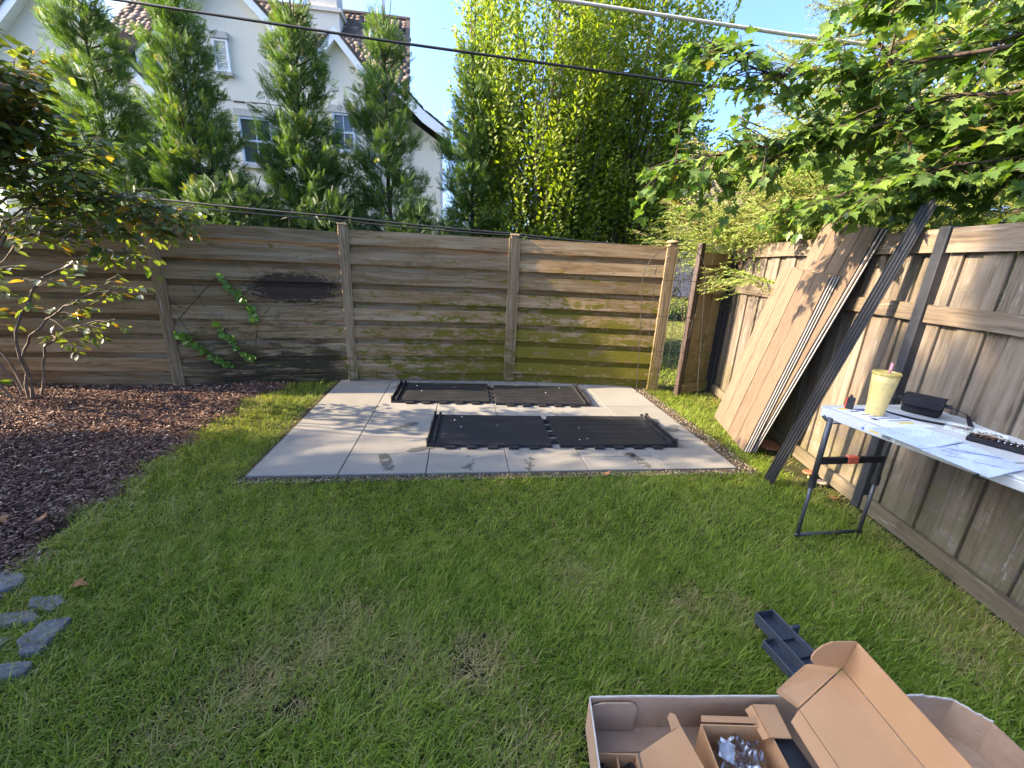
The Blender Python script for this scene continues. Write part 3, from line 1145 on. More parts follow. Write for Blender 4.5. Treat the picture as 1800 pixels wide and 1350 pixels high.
arb = [
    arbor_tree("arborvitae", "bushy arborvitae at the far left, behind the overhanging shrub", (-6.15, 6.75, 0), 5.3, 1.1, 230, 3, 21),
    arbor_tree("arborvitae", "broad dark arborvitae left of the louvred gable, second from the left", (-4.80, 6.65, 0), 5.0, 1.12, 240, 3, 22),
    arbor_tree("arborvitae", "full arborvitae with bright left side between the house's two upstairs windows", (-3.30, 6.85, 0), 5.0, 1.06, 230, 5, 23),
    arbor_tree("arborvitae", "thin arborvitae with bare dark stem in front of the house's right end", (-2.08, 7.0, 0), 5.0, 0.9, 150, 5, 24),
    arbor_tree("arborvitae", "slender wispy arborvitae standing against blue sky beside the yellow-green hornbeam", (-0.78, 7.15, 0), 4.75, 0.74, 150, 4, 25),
]


# low bushes filling the foot of the row
def low_bush(loc, rx, h, n, seed, label):
    random.seed(seed)
    root = thing("evergreen_bush", label, "bush", loc, 0, "low evergreen bushes along the fence")
    d = rand_dir(n)
    d[:, 2] = np.abs(d[:, 2])
    rr = RNG.random(n) ** 0.4
    P = d * rr[:, None] * np.array([rx, 0.55, h * 0.62]) + np.array([0, 0, h * 0.38])
    D = unit(d * (1, 1, .5) + RNG.normal(0, .5, (n, 3)) + (0, 0, .2))
    foliage("foliage", FROND, P, D, unit(RNG.normal(0, 1, (n, 3))), RNG.uniform(.12, .2, n), np.clip(.15 + .5 * rr + RNG.normal(0, .15, n), 0, .9), M_BUSH, root)
    m = MB()
    for k in range(5):
        m.tube([(random.uniform(-.2, .2), 0, 0), (random.uniform(-.6, .6) * rx, random.uniform(-.2, .2), h * .8)], [.02, .006], 5)
    m.build("stems", M_BARK, root)


low_bush((-5.5, 6.05, 0), 0.95, 2.35, 2200, 31, "dark low evergreen bush between the two leftmost arborvitaes")
low_bush((-4.0, 6.10, 0), 0.95, 2.45, 2400, 32, "dark low evergreen bush just below the house's left window")
low_bush((-2.70, 6.25, 0), 0.75, 2.25, 1600, 33, "dark low evergreen bush above the second bay's left post")
low_bush((-1.42, 6.40, 0), 0.75, 2.3, 1700, 34, "dark low evergreen bush between the thin and the wispy arborvitae")

# ------------------------------------------------------------------ hornbeam: many upright stems
def hornbeam(loc, label, Wx, H, nst, seed, nleaf_per=95, shell=24000):
    random.seed(seed)
    root = thing("hornbeam_tree", label, "tree", loc, 0)
    st, P, D = MB(), [], []
    trunk = MB()
    trunk.tube([(0, 0, 0), (0.02, 0, 1.0), (0.05, 0, 2.6), (0.1, .02, 4.6), (.12, 0, H * .95)], [.085, .075, .06, .04, .012], 8)
    trunk.build("trunk", M_BARKL, root, smooth=True)
    for i in range(nst):
        az = random.uniform(0, 6.283)
        z0 = random.uniform(0.25, H * 0.55)
        rad = random.uniform(0.45, 1.0) ** 0.6
        top = min(H, z0 + random.uniform(1.2, 2.8))
        shape = 0.72 + 0.35 * math.sin(min(1, top / H) * 2.6)
        rx, ry = Wx * rad * shape, Wx * .8 * rad * shape
        p0 = Vector((0.05, 0, max(0.1, z0 - .5)))
        p1 = Vector((math.cos(az) * rx * .55, math.sin(az) * ry * .55, z0 + .25))
        p2 = Vector((math.cos(az) * rx * .95, math.sin(az) * ry * .95, (z0 + top) / 2 + .2))
        p3 = Vector((math.cos(az) * rx * 1.02, math.sin(az) * ry * 1.02, top))
        st.tube([p0, p1, p2, p3], [.016, .011, .007, .003], 5, cap=False)
        ctr = [p0, p1, p2, p3]
        k = int(nleaf_per * random.uniform(.7, 1.3))
        for _ in range(k):
            s = random.uniform(0.9, 3.0) if random.random() < .85 else random.uniform(.5, 3)
            a = ctr[int(min(2, s))].lerp(ctr[int(min(2, s)) + 1], s - int(min(2, s)))
            off = Vector((random.gauss(0, .09), random.gauss(0, .09), random.gauss(0, .08)))
            P.append(tuple(a + off))
            D.append((off.x * 3 + math.cos(az) * .5, off.y * 3 + math.sin(az) * .5, random.uniform(-.5, .7)))
    for _ in range(26):   # leafy shoots standing above the outline
        az = random.uniform(0, 6.28)
        r0 = Wx * random.uniform(.2, .9)
        z = random.uniform(H * .35, H * .95)
        b = Vector((math.cos(az) * r0, math.sin(az) * r0 * .8, z))
        tpt = b + Vector((random.uniform(-.1, .22), random.uniform(-.1, .1), random.uniform(.35, .7)))
        st.tube([b, tpt], [.007, .002], 4, cap=False)
        for j in range(14):
            s = j / 14
            P.append(tuple(b.lerp(tpt, s)))
            sd = 1 if j % 2 else -1
            D.append((sd * .7, random.uniform(-.6, .6), .5))
    ns = shell // 30
    az = RNG.uniform(0, 6.283, ns)
    zz = RNG.uniform(.10, .97, ns) * H
    ck = smooth_noise(az * 2.2, zz * 2.0, 1.6, seed)
    rr = Wx * (.74 + .36 * np.sin(np.minimum(1, zz / H) * 2.55)) * (1 + .15 * ck) * RNG.uniform(.74, 1.03, ns)
    od = np.stack([np.cos(az), np.sin(az), np.zeros(ns)], 1)
    base_ = np.stack([np.cos(az) * rr, np.sin(az) * rr * .85, zz], 1)
    ax_ = unit(od * RNG.uniform(-.05, .6, (ns, 1)) + RNG.normal(0, .16, (ns, 3)) + (0, 0, 1))
    Ls = RNG.uniform(.35, .8, ns)
    LPs, LD, LN, LT, LS = [], [], [], [], []
    sd_ = unit(np.cross(ax_, od))
    for k in range(30):
        q = (k + .5) / 30
        sgn = 1 if k % 2 else -1
        LPs.append(base_ + ax_ * (Ls * q)[:, None] + RNG.normal(0, .018, (ns, 3)) + sd_ * (sgn * .03))
        LD.append(unit(ax_ * .55 + sd_ * sgn * RNG.uniform(.4, 1.1, (ns, 1)) + od * RNG.uniform(-.2, .7, (ns, 1))))
        LN.append(unit(od * .8 + ax_ * .5 + RNG.normal(0, .35, (ns, 3))))
        LT.append(np.clip(.28 + .4 * q + .2 * ck + RNG.normal(0, .13, ns), 0, 1))
        LS.append(RNG.uniform(.048, .092, ns) * (1.05 - .3 * q))
    foliage("crown", OVATE4, np.concatenate(LPs), np.concatenate(LD), np.concatenate(LN), np.concatenate(LS), np.concatenate(LT), M_HORN, root)
    n = len(P)
    foliage("inner_leaves", SMALL, np.array(P), np.array(D), unit(RNG.normal(0, .75, (n, 3)) + (-.55, -.35, .35)), RNG.uniform(.06, .10, n),
            np.clip(RNG.normal(.45, .22, n), 0, 1), M_HORN, root)
    st.build("limbs", M_BARKL, root)
    return root


hornbeam((0.35, 7.75, 0), "dense yellow-green hornbeam with upright shoots behind the fence", 1.25, 6.3, 230, 41, 130, 30000)
hornbeam((1.85, 7.95, 0), "darker hornbeam with bare grey stems behind the fence's end post", 1.12, 6.6, 200, 42, 120, 17000)
hornbeam((6.1, 4.3, 0), "yellow-green broadleaf tree filling the top right corner behind the maple", 2.3, 6.6, 90, 43, 70, 15000)

# ------------------------------------------------------------------ spruces beyond the side fence
def spruce(loc, label, H, Rb, nb, seed, zlow=0.9, az_rng=(0, 6.283), rz=0, extra=0):
    random.seed(seed)
    root = thing("spruce_tree", label, "tree", loc, rz, "spruces beyond the side fence")
    m = MB()
    m.tube([(0, 0, 0), (0, 0, H * .5), (0, 0, H)], [.13, .08, .01], 8)
    m.build("trunk", M_BARK, root, smooth=True)
    P, D, N, S, T = [], [], [], [], []
    bm2 = MB()
    for i in range(nb + extra):
        q = (i + random.random()) / nb if i < nb else random.uniform(.17, .46)
        z = zlow + (H - zlow) * q
        L = Rb * (1 - q) ** .8 * random.uniform(.8, 1.12) + .15
        az = random.uniform(*az_rng) if i < nb else random.uniform(R(182), R(288))
        up = random.uniform(.0, .25) if q < .5 else random.uniform(.2, .7)
        dv = Vector((math.cos(az), math.sin(az), up)).normalized()
        pts = []
        for k in range(7):
            s = k / 6
            pts.append(Vector((0, 0, z)) + dv * (L * s) + Vector((0, 0, -.28 * L * s * (1 - s) * 1.2 - .10 * L * s * s)))
        bm2.tube(pts, [.022 * (1 - .8 * k / 6) for k in range(7)], 5, cap=False)
        side = Vector((-math.sin(az), math.cos(az), 0))
        j = 0
        d = .25
        while d < L:
            s = d / L
            a = pts[int(min(5, s * 6))].lerp(pts[int(min(5, s * 6)) + 1], s * 6 - int(min(5, s * 6)))
            wl = min(.75, .20 + .55 * (L - d)) * random.uniform(.7, 1.1)
            for sd in (-1, 1):
                dirv = (dv * .75 + side * sd * .8 + Vector((0, 0, random.uniform(-.35, -.05)))).normalized()
                nseg = max(1, int(wl / .13))
                for e in range(nseg):
                    P.append(tuple(a + dirv * (e * .13) + Vector((0, 0, -.02 * e * e * .4))))
                    D.append(tuple(dirv + Vector((0, 0, -.05 * e)) + Vector((random.gauss(0, .12), random.gauss(0, .12), random.gauss(0, .12)))))
                    T.append(min(.95, .2 + .45 * s + .35 * (e + 1) / nseg + random.gauss(0, .1)))
                    if e and random.random() < .6:
                        for s2 in (-1, 1):
                            P.append(tuple(a + dirv * (e * .13)))
                            D.append(tuple(dirv + side.cross(Vector((0, 0, 1))) * 0.3 * s2 + dv * .7 * s2 * sd + Vector((0, 0, random.uniform(-.5, 0)))))
                            T.append(min(.95, .3 + .45 * s + .2 + random.gauss(0, .12)))
            P.append(tuple(a)); D.append(tuple(dv)); T.append(.5)
            d += .105
    n = len(P)
    foliage("crown", NEEDLE, np.array(P), np.array(D), rand_dir(n), RNG.uniform(.13, .19, n), np.clip(np.array(T), 0, 1), M_SPR, root)
    bm2.build("limbs", M_BARK, root)
    return root


spruce((4.05, 5.45, 0), "light green spruce with boughs hanging over the fence corner", 5.4, 2.6, 105, 51, 1.25, extra=72)
spruce((6.6, 5.4, 0), "tall spruce behind the maple leaves at the far right", 7.2, 3.0, 72, 52, 1.3)

# ------------------------------------------------------------------ maple reaching in over the side fence
def leafy_branches(root, curves, leaf, mat, bark, per_m, spread, size, droop, tint_mu, tint_sd, rs, twig=0.3, seed=1, hang=0.5, yellow=0.02, smin=0.1):
    random.seed(seed)
    m = MB()
    P, D, N = [], [], []
    for pts in curves:
        pts = [Vector(p) for p in pts]
        fine = []
        for i in range(len(pts) - 1):
            for k in range(5):
                fine.append(pts[i].lerp(pts[i + 1], k / 5) + Vector((random.gauss(0, .012), random.gauss(0, .012), random.gauss(0, .012))))
        fine.append(pts[-1])
        nf = len(fine)
        m.tube(fine, [rs * (1 - .85 * i / (nf - 1)) + .002 for i in range(nf)], 6, cap=False)
        Lt = sum((fine[i + 1] - fine[i]).length for i in range(nf - 1))
        nt = int(Lt * per_m / 6)
        for _ in range(nt):
            s = random.uniform(smin, 1) * (nf - 1)
            i = min(nf - 2, int(s))
            a = fine[i].lerp(fine[i + 1], s - i)
            dirb = (fine[i + 1] - fine[i]).normalized()
            tv = (dirb * random.uniform(.1, 1) + Vector((random.gauss(0, .7), random.gauss(0, .7), random.gauss(-.1, .45)))).normalized()
            L = twig * random.uniform(.5, 1.5) * spread
            b = a + tv * L + Vector((0, 0, -.12 * L))
            m.tube([a, a.lerp(b, .5) + Vector((0, 0, .02)), b], [.0045, .003, .0015], 4, cap=False)
            for j in range(6):
                q = .3 + .7 * (j + random.random()) / 6
                p = a.lerp(b, q)
                sd = 1 if j % 2 else -1
                sid = tv.cross(Vector((0, 0, 1)))
                dd = tv * .5 + sid * sd * .9 + Vector((random.gauss(0, .3), random.gauss(0, .3), random.uniform(-1, .1) * hang))
                dd.normalize()
                p2 = p + dd * size * random.uniform(.2, .5)
                m.tube([p, p2], .0012, 3, cap=False)
                P.append(tuple(p2)); D.append(tuple(dd + Vector((0, 0, -droop * .5))))
                N.append((random.gauss(0, .45), random.gauss(-.15, .45), 1))
    n = len(P)
    tt = np.clip(RNG.normal(tint_mu, tint_sd, n), 0, .85)
    tt = np.where(RNG.random(n) < yellow, 1.0, tt)
    foliage("leaves", leaf, np.array(P), np.array(D), np.array(N), size * RNG.uniform(.65, 1.25, n), tt, mat, root)
    m.build("branches", bark, root, smooth=True)


maple = thing("maple_tree", "maple with lobed blue-green leaves reaching in over the right fence", "tree", (4.3, 1.6, 0))
m = MB()
m.tube([(0, 0, 0), (.03, 0, 1.2), (-.05, .1, 2.4), (-.1, .1, 4.2)], [.11, .09, .075, .03], 9)
m.build("trunk", M_BARK, maple, smooth=True)
mb_ = Vector((4.3, 1.6, 0))


def rel(c): return [Vector(p) - mb_ for p in c]


leafy_branches(maple, [rel(c) for c in [
    [(4.2, 1.7, 2.3), (3.2, 2.3, 2.65), (2.2, 2.8, 2.70), (1.55, 3.0, 2.66), (1.10, 3.05, 2.86)],
    [(4.2, 1.7, 2.1), (3.2, 2.4, 2.35), (2.3, 2.8, 2.40), (1.5, 3.05, 2.28), (0.85, 3.15, 2.14)],
    [(4.2, 1.7, 2.0), (3.3, 2.3, 2.22), (2.5, 2.65, 2.15), (2.0, 2.8, 1.98)],
    [(4.2, 1.7, 2.7), (3.4, 2.1, 3.1), (2.6, 2.6, 3.15), (2.0, 2.9, 3.02)],
    [(4.2, 1.7, 2.0), (3.5, 2.0, 2.25), (2.9, 2.2, 2.2), (2.55, 2.35, 2.03)],
    [(4.2, 1.7, 2.6), (3.5, 2.2, 2.9), (2.8, 2.7, 2.85), (2.2, 3.1, 2.62)],
    [(4.2, 1.7, 2.6), (3.7, 2.0, 2.7), (3.1, 2.3, 2.65), (2.7, 2.4, 2.45)],
    [(4.2, 1.8, 3.0), (3.8, 2.3, 3.4), (3.2, 2.8, 3.5), (2.7, 3.1, 3.4)],
    [(4.2, 1.8, 2.3), (3.6, 2.6, 2.5), (3.0, 3.2, 2.55), (2.5, 3.6, 2.35)],
    [(4.2, 1.7, 2.3), (3.4, 2.35, 2.52), (2.45, 2.75, 2.52), (1.9, 2.95, 2.38), (1.45, 3.05, 2.1)],
    [(4.2, 1.7, 2.9), (3.6, 2.4, 3.1), (3.0, 2.9, 3.05), (2.4, 3.3, 2.85)],
    [(4.2, 1.7, 2.2), (3.6, 2.3, 2.4), (3.0, 2.7, 2.4), (2.6, 2.9, 2.2)],
    [(4.2, 1.7, 3.2), (3.7, 2.0, 3.5), (3.1, 2.4, 3.5), (2.6, 2.7, 3.3)],
    [(4.2, 1.7, 2.0), (3.6, 2.2, 2.15), (2.9, 2.7, 2.12), (2.35, 3.2, 1.98)],
    [(4.2, 1.7, 1.9), (3.6, 1.9, 2.1), (3.0, 2.1, 2.08), (2.65, 2.25, 1.93)],
    [(4.2, 1.7, 2.2), (3.5, 2.6, 2.3), (2.8, 3.3, 2.2), (2.3, 3.8, 2.02)],
]], MAPLE, M_MAP, M_BARK, 190, .85, .08, .35, .38, .2, .014, .28, 5, .6, .015)

# ------------------------------------------------------------------ large-leaved shrub at the left
shrub = thing("broadleaf_shrub", "tall shrub with large yellowing leaves and thin stems leaning in from the left edge", "shrub", (-4.75, 3.75, 0))
sb = Vector((-4.75, 3.75, 0))


def relS(c): return [Vector(p) + Vector((.40 * min(1, max(0, (p[2] - 1.1) / .7)), .12 * min(1, max(0, (p[2] - 1.1) / .7)), 0)) - sb for p in c]


leafy_branches(shrub, [relS(c) for c in [
    [(-4.80, 3.75, 0), (-4.9, 3.6, .8), (-4.5, 3.4, 1.4), (-4.0, 3.3, 1.95), (-3.65, 3.3, 2.2)],
    [(-4.85, 3.70, 0), (-5.0, 3.5, 1.0), (-4.7, 3.3, 1.8), (-4.2, 3.2, 2.35), (-3.85, 3.15, 2.62)],
    [(-4.9, 3.6, 0), (-5.2, 3.3, 1.1), (-5.0, 3.0, 2.0), (-4.6, 2.8, 2.6), (-4.2, 2.75, 2.9)],
    [(-4.9, 3.6, 0), (-5.1, 3.2, 1.2), (-4.7, 2.95, 1.9), (-4.2, 2.95, 2.2), (-3.9, 3.0, 2.25)],
    [(-4.9, 3.6, .3), (-4.9, 3.3, 1.4), (-4.5, 3.1, 2.0), (-4.05, 3.1, 2.45)],
    [(-4.9, 3.6, .3), (-4.7, 3.2, 1.6), (-4.2, 3.05, 2.2), (-3.8, 3.1, 2.35)],
    [(-4.9, 3.6, .3), (-4.6, 2.9, 1.6), (-4.1, 2.85, 2.3), (-3.75, 2.9, 2.5)],
    [(-4.6, 3.3, 1.5), (-4.3, 3.2, 1.8), (-3.55, 3.4, 1.85), (-3.25, 3.5, 1.78)],
    [(-4.6, 3.3, 1.4), (-4.3, 3.35, 1.7), (-3.75, 3.4, 1.95)],
    [(-4.5, 3.2, 1.5), (-4.2, 3.0, 1.9), (-3.7, 3.15, 2.05)],
    [(-4.4, 3.5, 1.5), (-3.85, 3.45, 1.75), (-3.3, 3.5, 1.70)],
    [(-4.5, 3.3, 1.3), (-4.2, 3.3, 1.55), (-3.6, 3.4, 1.62)],
    [(-4.6, 2.9, 2.2), (-4.2, 2.8, 2.6), (-3.85, 2.85, 2.75)],
]], OVATE, M_SHR, M_BARKL, 150, .8, .085, .3, .45, .24, .010, .27, 9, .6, .09, .5)
leafy_branches(shrub, [relS(c) for c in [
    [(-4.78, 3.80, 0), (-5.0, 3.82, .5), (-4.9, 3.75, 1.0), (-4.4, 3.5, 1.5)],
    [(-4.70, 3.75, 0), (-4.6, 3.7, .5), (-4.2, 3.65, .85), (-3.8, 3.65, 1.05), (-3.45, 3.7, 1.12)],
    [(-4.72, 3.72, 0), (-4.5, 3.6, .7), (-4.1, 3.5, 1.15), (-3.75, 3.5, 1.4), (-3.5, 3.55, 1.45)],
    [(-4.75, 3.85, 0), (-4.55, 3.85, .5), (-4.2, 3.8, .7), (-3.8, 3.85, .8)],
]], OVATE, M_SHR, M_BARKL, 50, .7, .08, .3, .42, .24, .011, .27, 29, .6, .09, .45)
leafy_branches(shrub, [relS(c) for c in [
    [(-4.9, 3.6, .3), (-5.8, 2.9, 1.5), (-6.6, 2.3, 2.4), (-7.0, 2.0, 3.0)],  # unseen branch beyond the left edge, added to dapple the sunlight on the pad
]], OVATE, M_SHR, M_BARKL, 60, 1.0, .088, .3, .42, .24, .017, .3, 19, .6, .05)
leafy_branches(shrub, [relS(c) for c in [
    [(-4.25, 3.05, 0), (-4.15, 2.98, .25), (-4.0, 2.95, .45)],
]], OVATE, M_SHR, M_BARKL, 40, .7, .075, .3, .42, .24, .012, .2, 10, .6, .05)

# ------------------------------------------------------------------ vine on the fence
vine = thing("creeping_vine", "bright green creeping vine with dead brown runners on the second fence bay", "vine", (-3.1, 4.5, 0))
vb = Vector((-3.1, 4.5, 0))
vn = Vector((0.27, -0.96, 0))
fa, fb = Vector((-3.737, 4.365, 0)), Vector((-1.976, 4.856, 0))


def onfence(x, z, off=0.055):
    s = (x - fa.x) / (fb.x - fa.x)
    p = fa.lerp(fb, s)
    return Vector((p.x, p.y, z)) + vn * off - vb


P, D, N = [], [], []
m = MB()
random.seed(12)
for line, k in (([(-3.18, 1.22), (-3.05, 1.04), (-2.94, .87), (-2.9, .70)], 46), ([(-3.66, .60), (-3.55, .50), (-3.39, .33), (-3.2, .23)], 48), ([(-3.27, .66), (-3.17, .53), (-3.07, .36), (-3.0, .3)], 30)):
    pts = [onfence(x, z) for x, z in line]
    m.tube(pts, .004, 5)
    for j in range(k):
        s = (j + random.random()) / k * (len(pts) - 1)
        a = pts[min(len(pts) - 2, int(s))].lerp(pts[min(len(pts) - 2, int(s)) + 1], s - min(len(pts) - 2, int(s)))
        a = a + vn * random.uniform(.005, .035)
        P.append(tuple(a)); D.append((random.uniform(-.9, .9), -.25, random.uniform(-.7, .4))); N.append((.27 + random.gauss(0, .25), -.96, .35 + random.gauss(0, .25)))
ROUND = (np.array([(0, 0, 0), (.34, .15, .03), (.46, .5, .06), (.28, .85, .02), (0, 1, -.03), (-.28, .85, .02), (-.46, .5, .06), (-.34, .15, .03), (0, .5, -.02)]),
         np.array([(8, i, (i + 1) % 8) for i in range(8)]))
foliage("leaves", ROUND, np.array(P), np.array(D), np.array(N), RNG.uniform(.035, .085, len(P)), RNG.random(len(P)) * .85, M_VINE, vine)
for a_, b_, c_ in (((-2.9, .70), (-2.96, .38), (-2.93, 0)), ((-3.2, .23), (-3.13, .12), (-3.1, 0)), ((-3.0, .3), (-2.97, .15), (-2.98, 0)), ((-3.18, 1.22), (-3.35, 1.05), (-3.62, .74))):
    m.tube([onfence(*a_), onfence(*b_), onfence(*c_)], .0035, 5)
m.build("stem", M_BARK, vine)
m = MB()
for _ in range(26):
    x, z = random.uniform(-3.7, -2.0), random.uniform(.15, .95)
    pts = []
    dx, dz = random.uniform(-.05, .05), random.uniform(.01, .07)
    for k in range(6):
        pts.append(onfence(min(-2.02, max(-3.7, x)), z, .045))
        x += dx + random.gauss(0, .02)
        z += dz * random.uniform(.3, 1.4)
        dx += random.gauss(0, .02)
    m.tube(pts, [.003, .003, .0025, .002, .002, .001], 4)
m.build("dead_runners", M_BARK, vine)

# ------------------------------------------------------------------ big evergreens beyond the left edge, whose shade lies on the lawn
random.seed(77)
for k, (x, y, s) in enumerate([(-7.6, .95, 1.2), (-7.2, .0, 1.35), (-7.9, -.9, 1.4), (-7.4, -1.8, 1.4), (-8.6, .6, 1.35), (-8.9, -.5, 1.5), (-8.5, -1.5, 1.5), (-10.0, .2, 1.5), (-10, -1.1, 1.5)]):
    c = copy_tree(arb[1 if k % 2 else 0])
    c.location = (x, y, 0)
    c.rotation_euler = (0, 0, random.uniform(0, 6.28))
    c.scale = (s * 1.35, s * 1.35, s * 1.35)
    c["label"] = "tall bushy evergreen beyond the left edge shading the near lawn"
    c["group"] = "evergreens beyond the left edge"

# ------------------------------------------------------------------ overhead lines
M_CABLE = mat_plain("black_cable", (0.015, 0.015, 0.017), 0.5, 0.4, 0.2, 20, 0.1)
M_CABLE2 = mat_plain("grey_cable", (0.42, 0.40, 0.36), 0.7, 0.3, 0.2, 20, 0.2)


def cable(name, label, pts, r, mat, sag=0.0, group=None):
    a = [Vector(p) for p in pts]
    fine = []
    for i in range(len(a) - 1):
        for k in range(8):
            s = k / 8
            fine.append(a[i].lerp(a[i + 1], s) - Vector((0, 0, sag * 4 * s * (1 - s))))
    fine.append(a[-1])
    m = MB()
    m.tube(fine, r, 8)
    o = m.build(name, mat, None, smooth=True)
    return tag(o, label, "cable", group)


cable("overhead_cable", "black overhead cable crossing in front of the white house's roof", [(-9.5, 6.0, 4.69), (-5.028, 6.0, 4.305), (-1.595, 6.0, 4.003), (1.953, 6.0, 3.726), (7.5, 6.0, 3.36)], 0.016, M_CABLE)
cable("overhead_cable", "thick grey overhead cable high up, crossing the hornbeams at the top of the photo", [(-2.5, 5.5, 4.42), (0.112, 5.5, 4.275), (2.78, 5.5, 4.05), (6.5, 5.5, 3.8)], 0.020, M_CABLE2)
cable("low_cable", "upper of two slack black cables strung along the back fence's top", [(-7.5, 5.15, 2.09), (-4.613, 5.2, 2.03), (-2.166, 5.3, 1.915), (-0.086, 5.38, 1.822), (2.06, 5.3, 1.72)], 0.011, M_CABLE, .01, "cables along the fence top")
cable("low_cable", "lower of two slack black cables strung along the back fence's top", [(-7.5, 5.15, 2.03), (-4.613, 5.2, 1.975), (-2.166, 5.3, 1.875), (-0.086, 5.36, 1.80), (2.06, 5.28, 1.665)], 0.009, M_CABLE, .015, "cables along the fence top")

# ------------------------------------------------------------------ grass
t = NT("grass_blades")
a = t.n("ShaderNodeAttribute", attribute_name="tint").outputs["Fac"]
d = t.n("ShaderNodeAttribute", attribute_name="dry").outputs["Fac"]
c = t.ramp(a, [(0, (0.082, 0.15, 0.010)), (0.5, (0.165, 0.26, 0.016)), (1, (0.26, 0.35, 0.035))])
c = t.mix(d, c, (0.40, 0.31, 0.15))
p = t.n("ShaderNodeBsdfPrincipled")
t.l(c, p.inputs["Base Color"])
p.inputs["Roughness"].default_value = 0.5
p.inputs["Specular IOR Level"].default_value = 0.22
tr = t.n("ShaderNodeBsdfTranslucent")
t.l(t.mix(1.0, c, (1.5, 1.25, 0.5), 'MULTIPLY'), tr.inputs[0])
mx = t.n("ShaderNodeMixShader")
mx.inputs[0].default_value = 0.4
t.l(p.outputs[0], mx.inputs[1]); t.l(tr.outputs[0], mx.inputs[2]); t.l(mx.outputs[0], t.out.inputs[0])
M_GRASS = t.m

BALD = [(-.1, 1.22, .13, 1.0), (-.73, 1.27, .17, .75), (-.9, 1.12, .16, .75), (-.4, 1.22, .14, .55), (.86, 1.58, .10, .8), (-.69, 1.02, .05, 1.0), (-.65, 1.42, .15, .5), (.67, 1.41, .15, .45),
        (.34, 1.74, .16, .4), (1.94, 1.34, .12, .6), (1.75, 1.75, .15, .3), (.1, .95, .2, .35), (2.0, 1.5, .2, .4), (1.1, 1.55, .12, .5), (-1.0, .95, .2, .4)]


def pad_uv(x, y):
    dx, dy = x - PO.x, y - PO.y
    return dx * math.cos(PA) + dy * math.sin(PA), -dx * math.sin(PA) + dy * math.cos(PA)


BOXR = (0.29, 1.63, 0.2, 1.0)


def grass(name, xy, lab, Lm=0.056, wm=0.0028, seed=1):
    x, y = xy[:, 0], xy[:, 1]
    n = len(x)
    r = np.random.default_rng(seed)
    nz = smooth_noise(x, y, 5, 3)
    nz2 = smooth_noise(x, y, 17, 8)
    dryp = np.zeros(n)
    for (bx, by, br_, ba) in BALD:
        dryp = np.maximum(dryp, ba * np.exp(-((x - bx) ** 2 + (y - by) ** 2) / br_ ** 2))
    dryp = dryp + 0.10 + 0.13 * nz2 + 0.10 * nz
    edge = np.exp(-np.maximum(0, x - mulch_edge(y)) / .10) * 0.75
    side = np.clip((x - (rfx(y) - .28)) / .25, 0, 1) * .45
    pd = np.clip(dryp + edge + side, 0, 1)
    dry = np.where(r.random(n) < pd * .9, r.uniform(.55, 1, n), np.clip(r.normal(.06, .08, n) + pd * .25, 0, .6))
    L = Lm * r.lognormal(0, .32, n) * (1 - .45 * np.clip(pd, 0, 1)) * (1 + .18 * nz + .16 * nz2)
    w = wm * r.uniform(.7, 1.35, n)
    flow = 1.5 * smooth_noise(x, y, 2.2, 5) + 1.2 * nz2
    a = np.where(r.random(n) < .45, flow + r.normal(0, .7, n), r.uniform(0, 6.28, n))
    e1 = np.clip(r.normal(1.05, .25, n), .35, 1.55)
    e2 = e1 - np.abs(r.normal(.55, .3, n))
    e3 = e2 - np.abs(r.normal(.6, .4, n))
    e1 = np.where(dry > .5, e1 * .6, e1)
    h = np.stack([np.cos(a), np.sin(a)], 1)
    s = np.stack([-np.sin(a), np.cos(a), np.zeros(n)], 1)

    def step(e, l):
        return np.concatenate([h * (np.cos(e) * l)[:, None], (np.sin(e) * l)[:, None]], 1)
    p0 = np.stack([x, y, np.full(n, -.031)], 1)
    p1 = p0 + step(e1, L * .38)
    p2 = p1 + step(e2, L * .34)
    p3 = p2 + step(e3, L * .28)
    p3[:, 2] = np.maximum(p3[:, 2], -.027)
    hw = (w / 2)[:, None]
    V = np.stack([p0 - s * hw * .8, p0 + s * hw * .8, p1 - s * hw, p1 + s * hw, p2 - s * hw * .75, p2 + s * hw * .75, p3], 1).reshape(-1, 3)
    far = y > 1.75
    b7 = (np.arange(n) * 7)[:, None, None]
    FN = np.array([(0, 1, 3), (0, 3, 2), (2, 3, 5), (2, 5, 4), (4, 5, 6)])[None] + b7[~far]
    FF = np.array([(0, 1, 3), (0, 3, 2), (2, 3, 6)])[None] + b7[far]
    F = np.concatenate([FN.reshape(-1, 3), FF.reshape(-1, 3)])
    tint = np.clip(r.normal(.45, .2, n) + .16 * nz + .12 * nz2, 0, 1)
    o = tri_mesh(name, V, F, M_GRASS, None, {"tint": np.repeat(tint, 7), "dry": np.repeat(dry, 7)})
    return tag(o, kind="stuff")


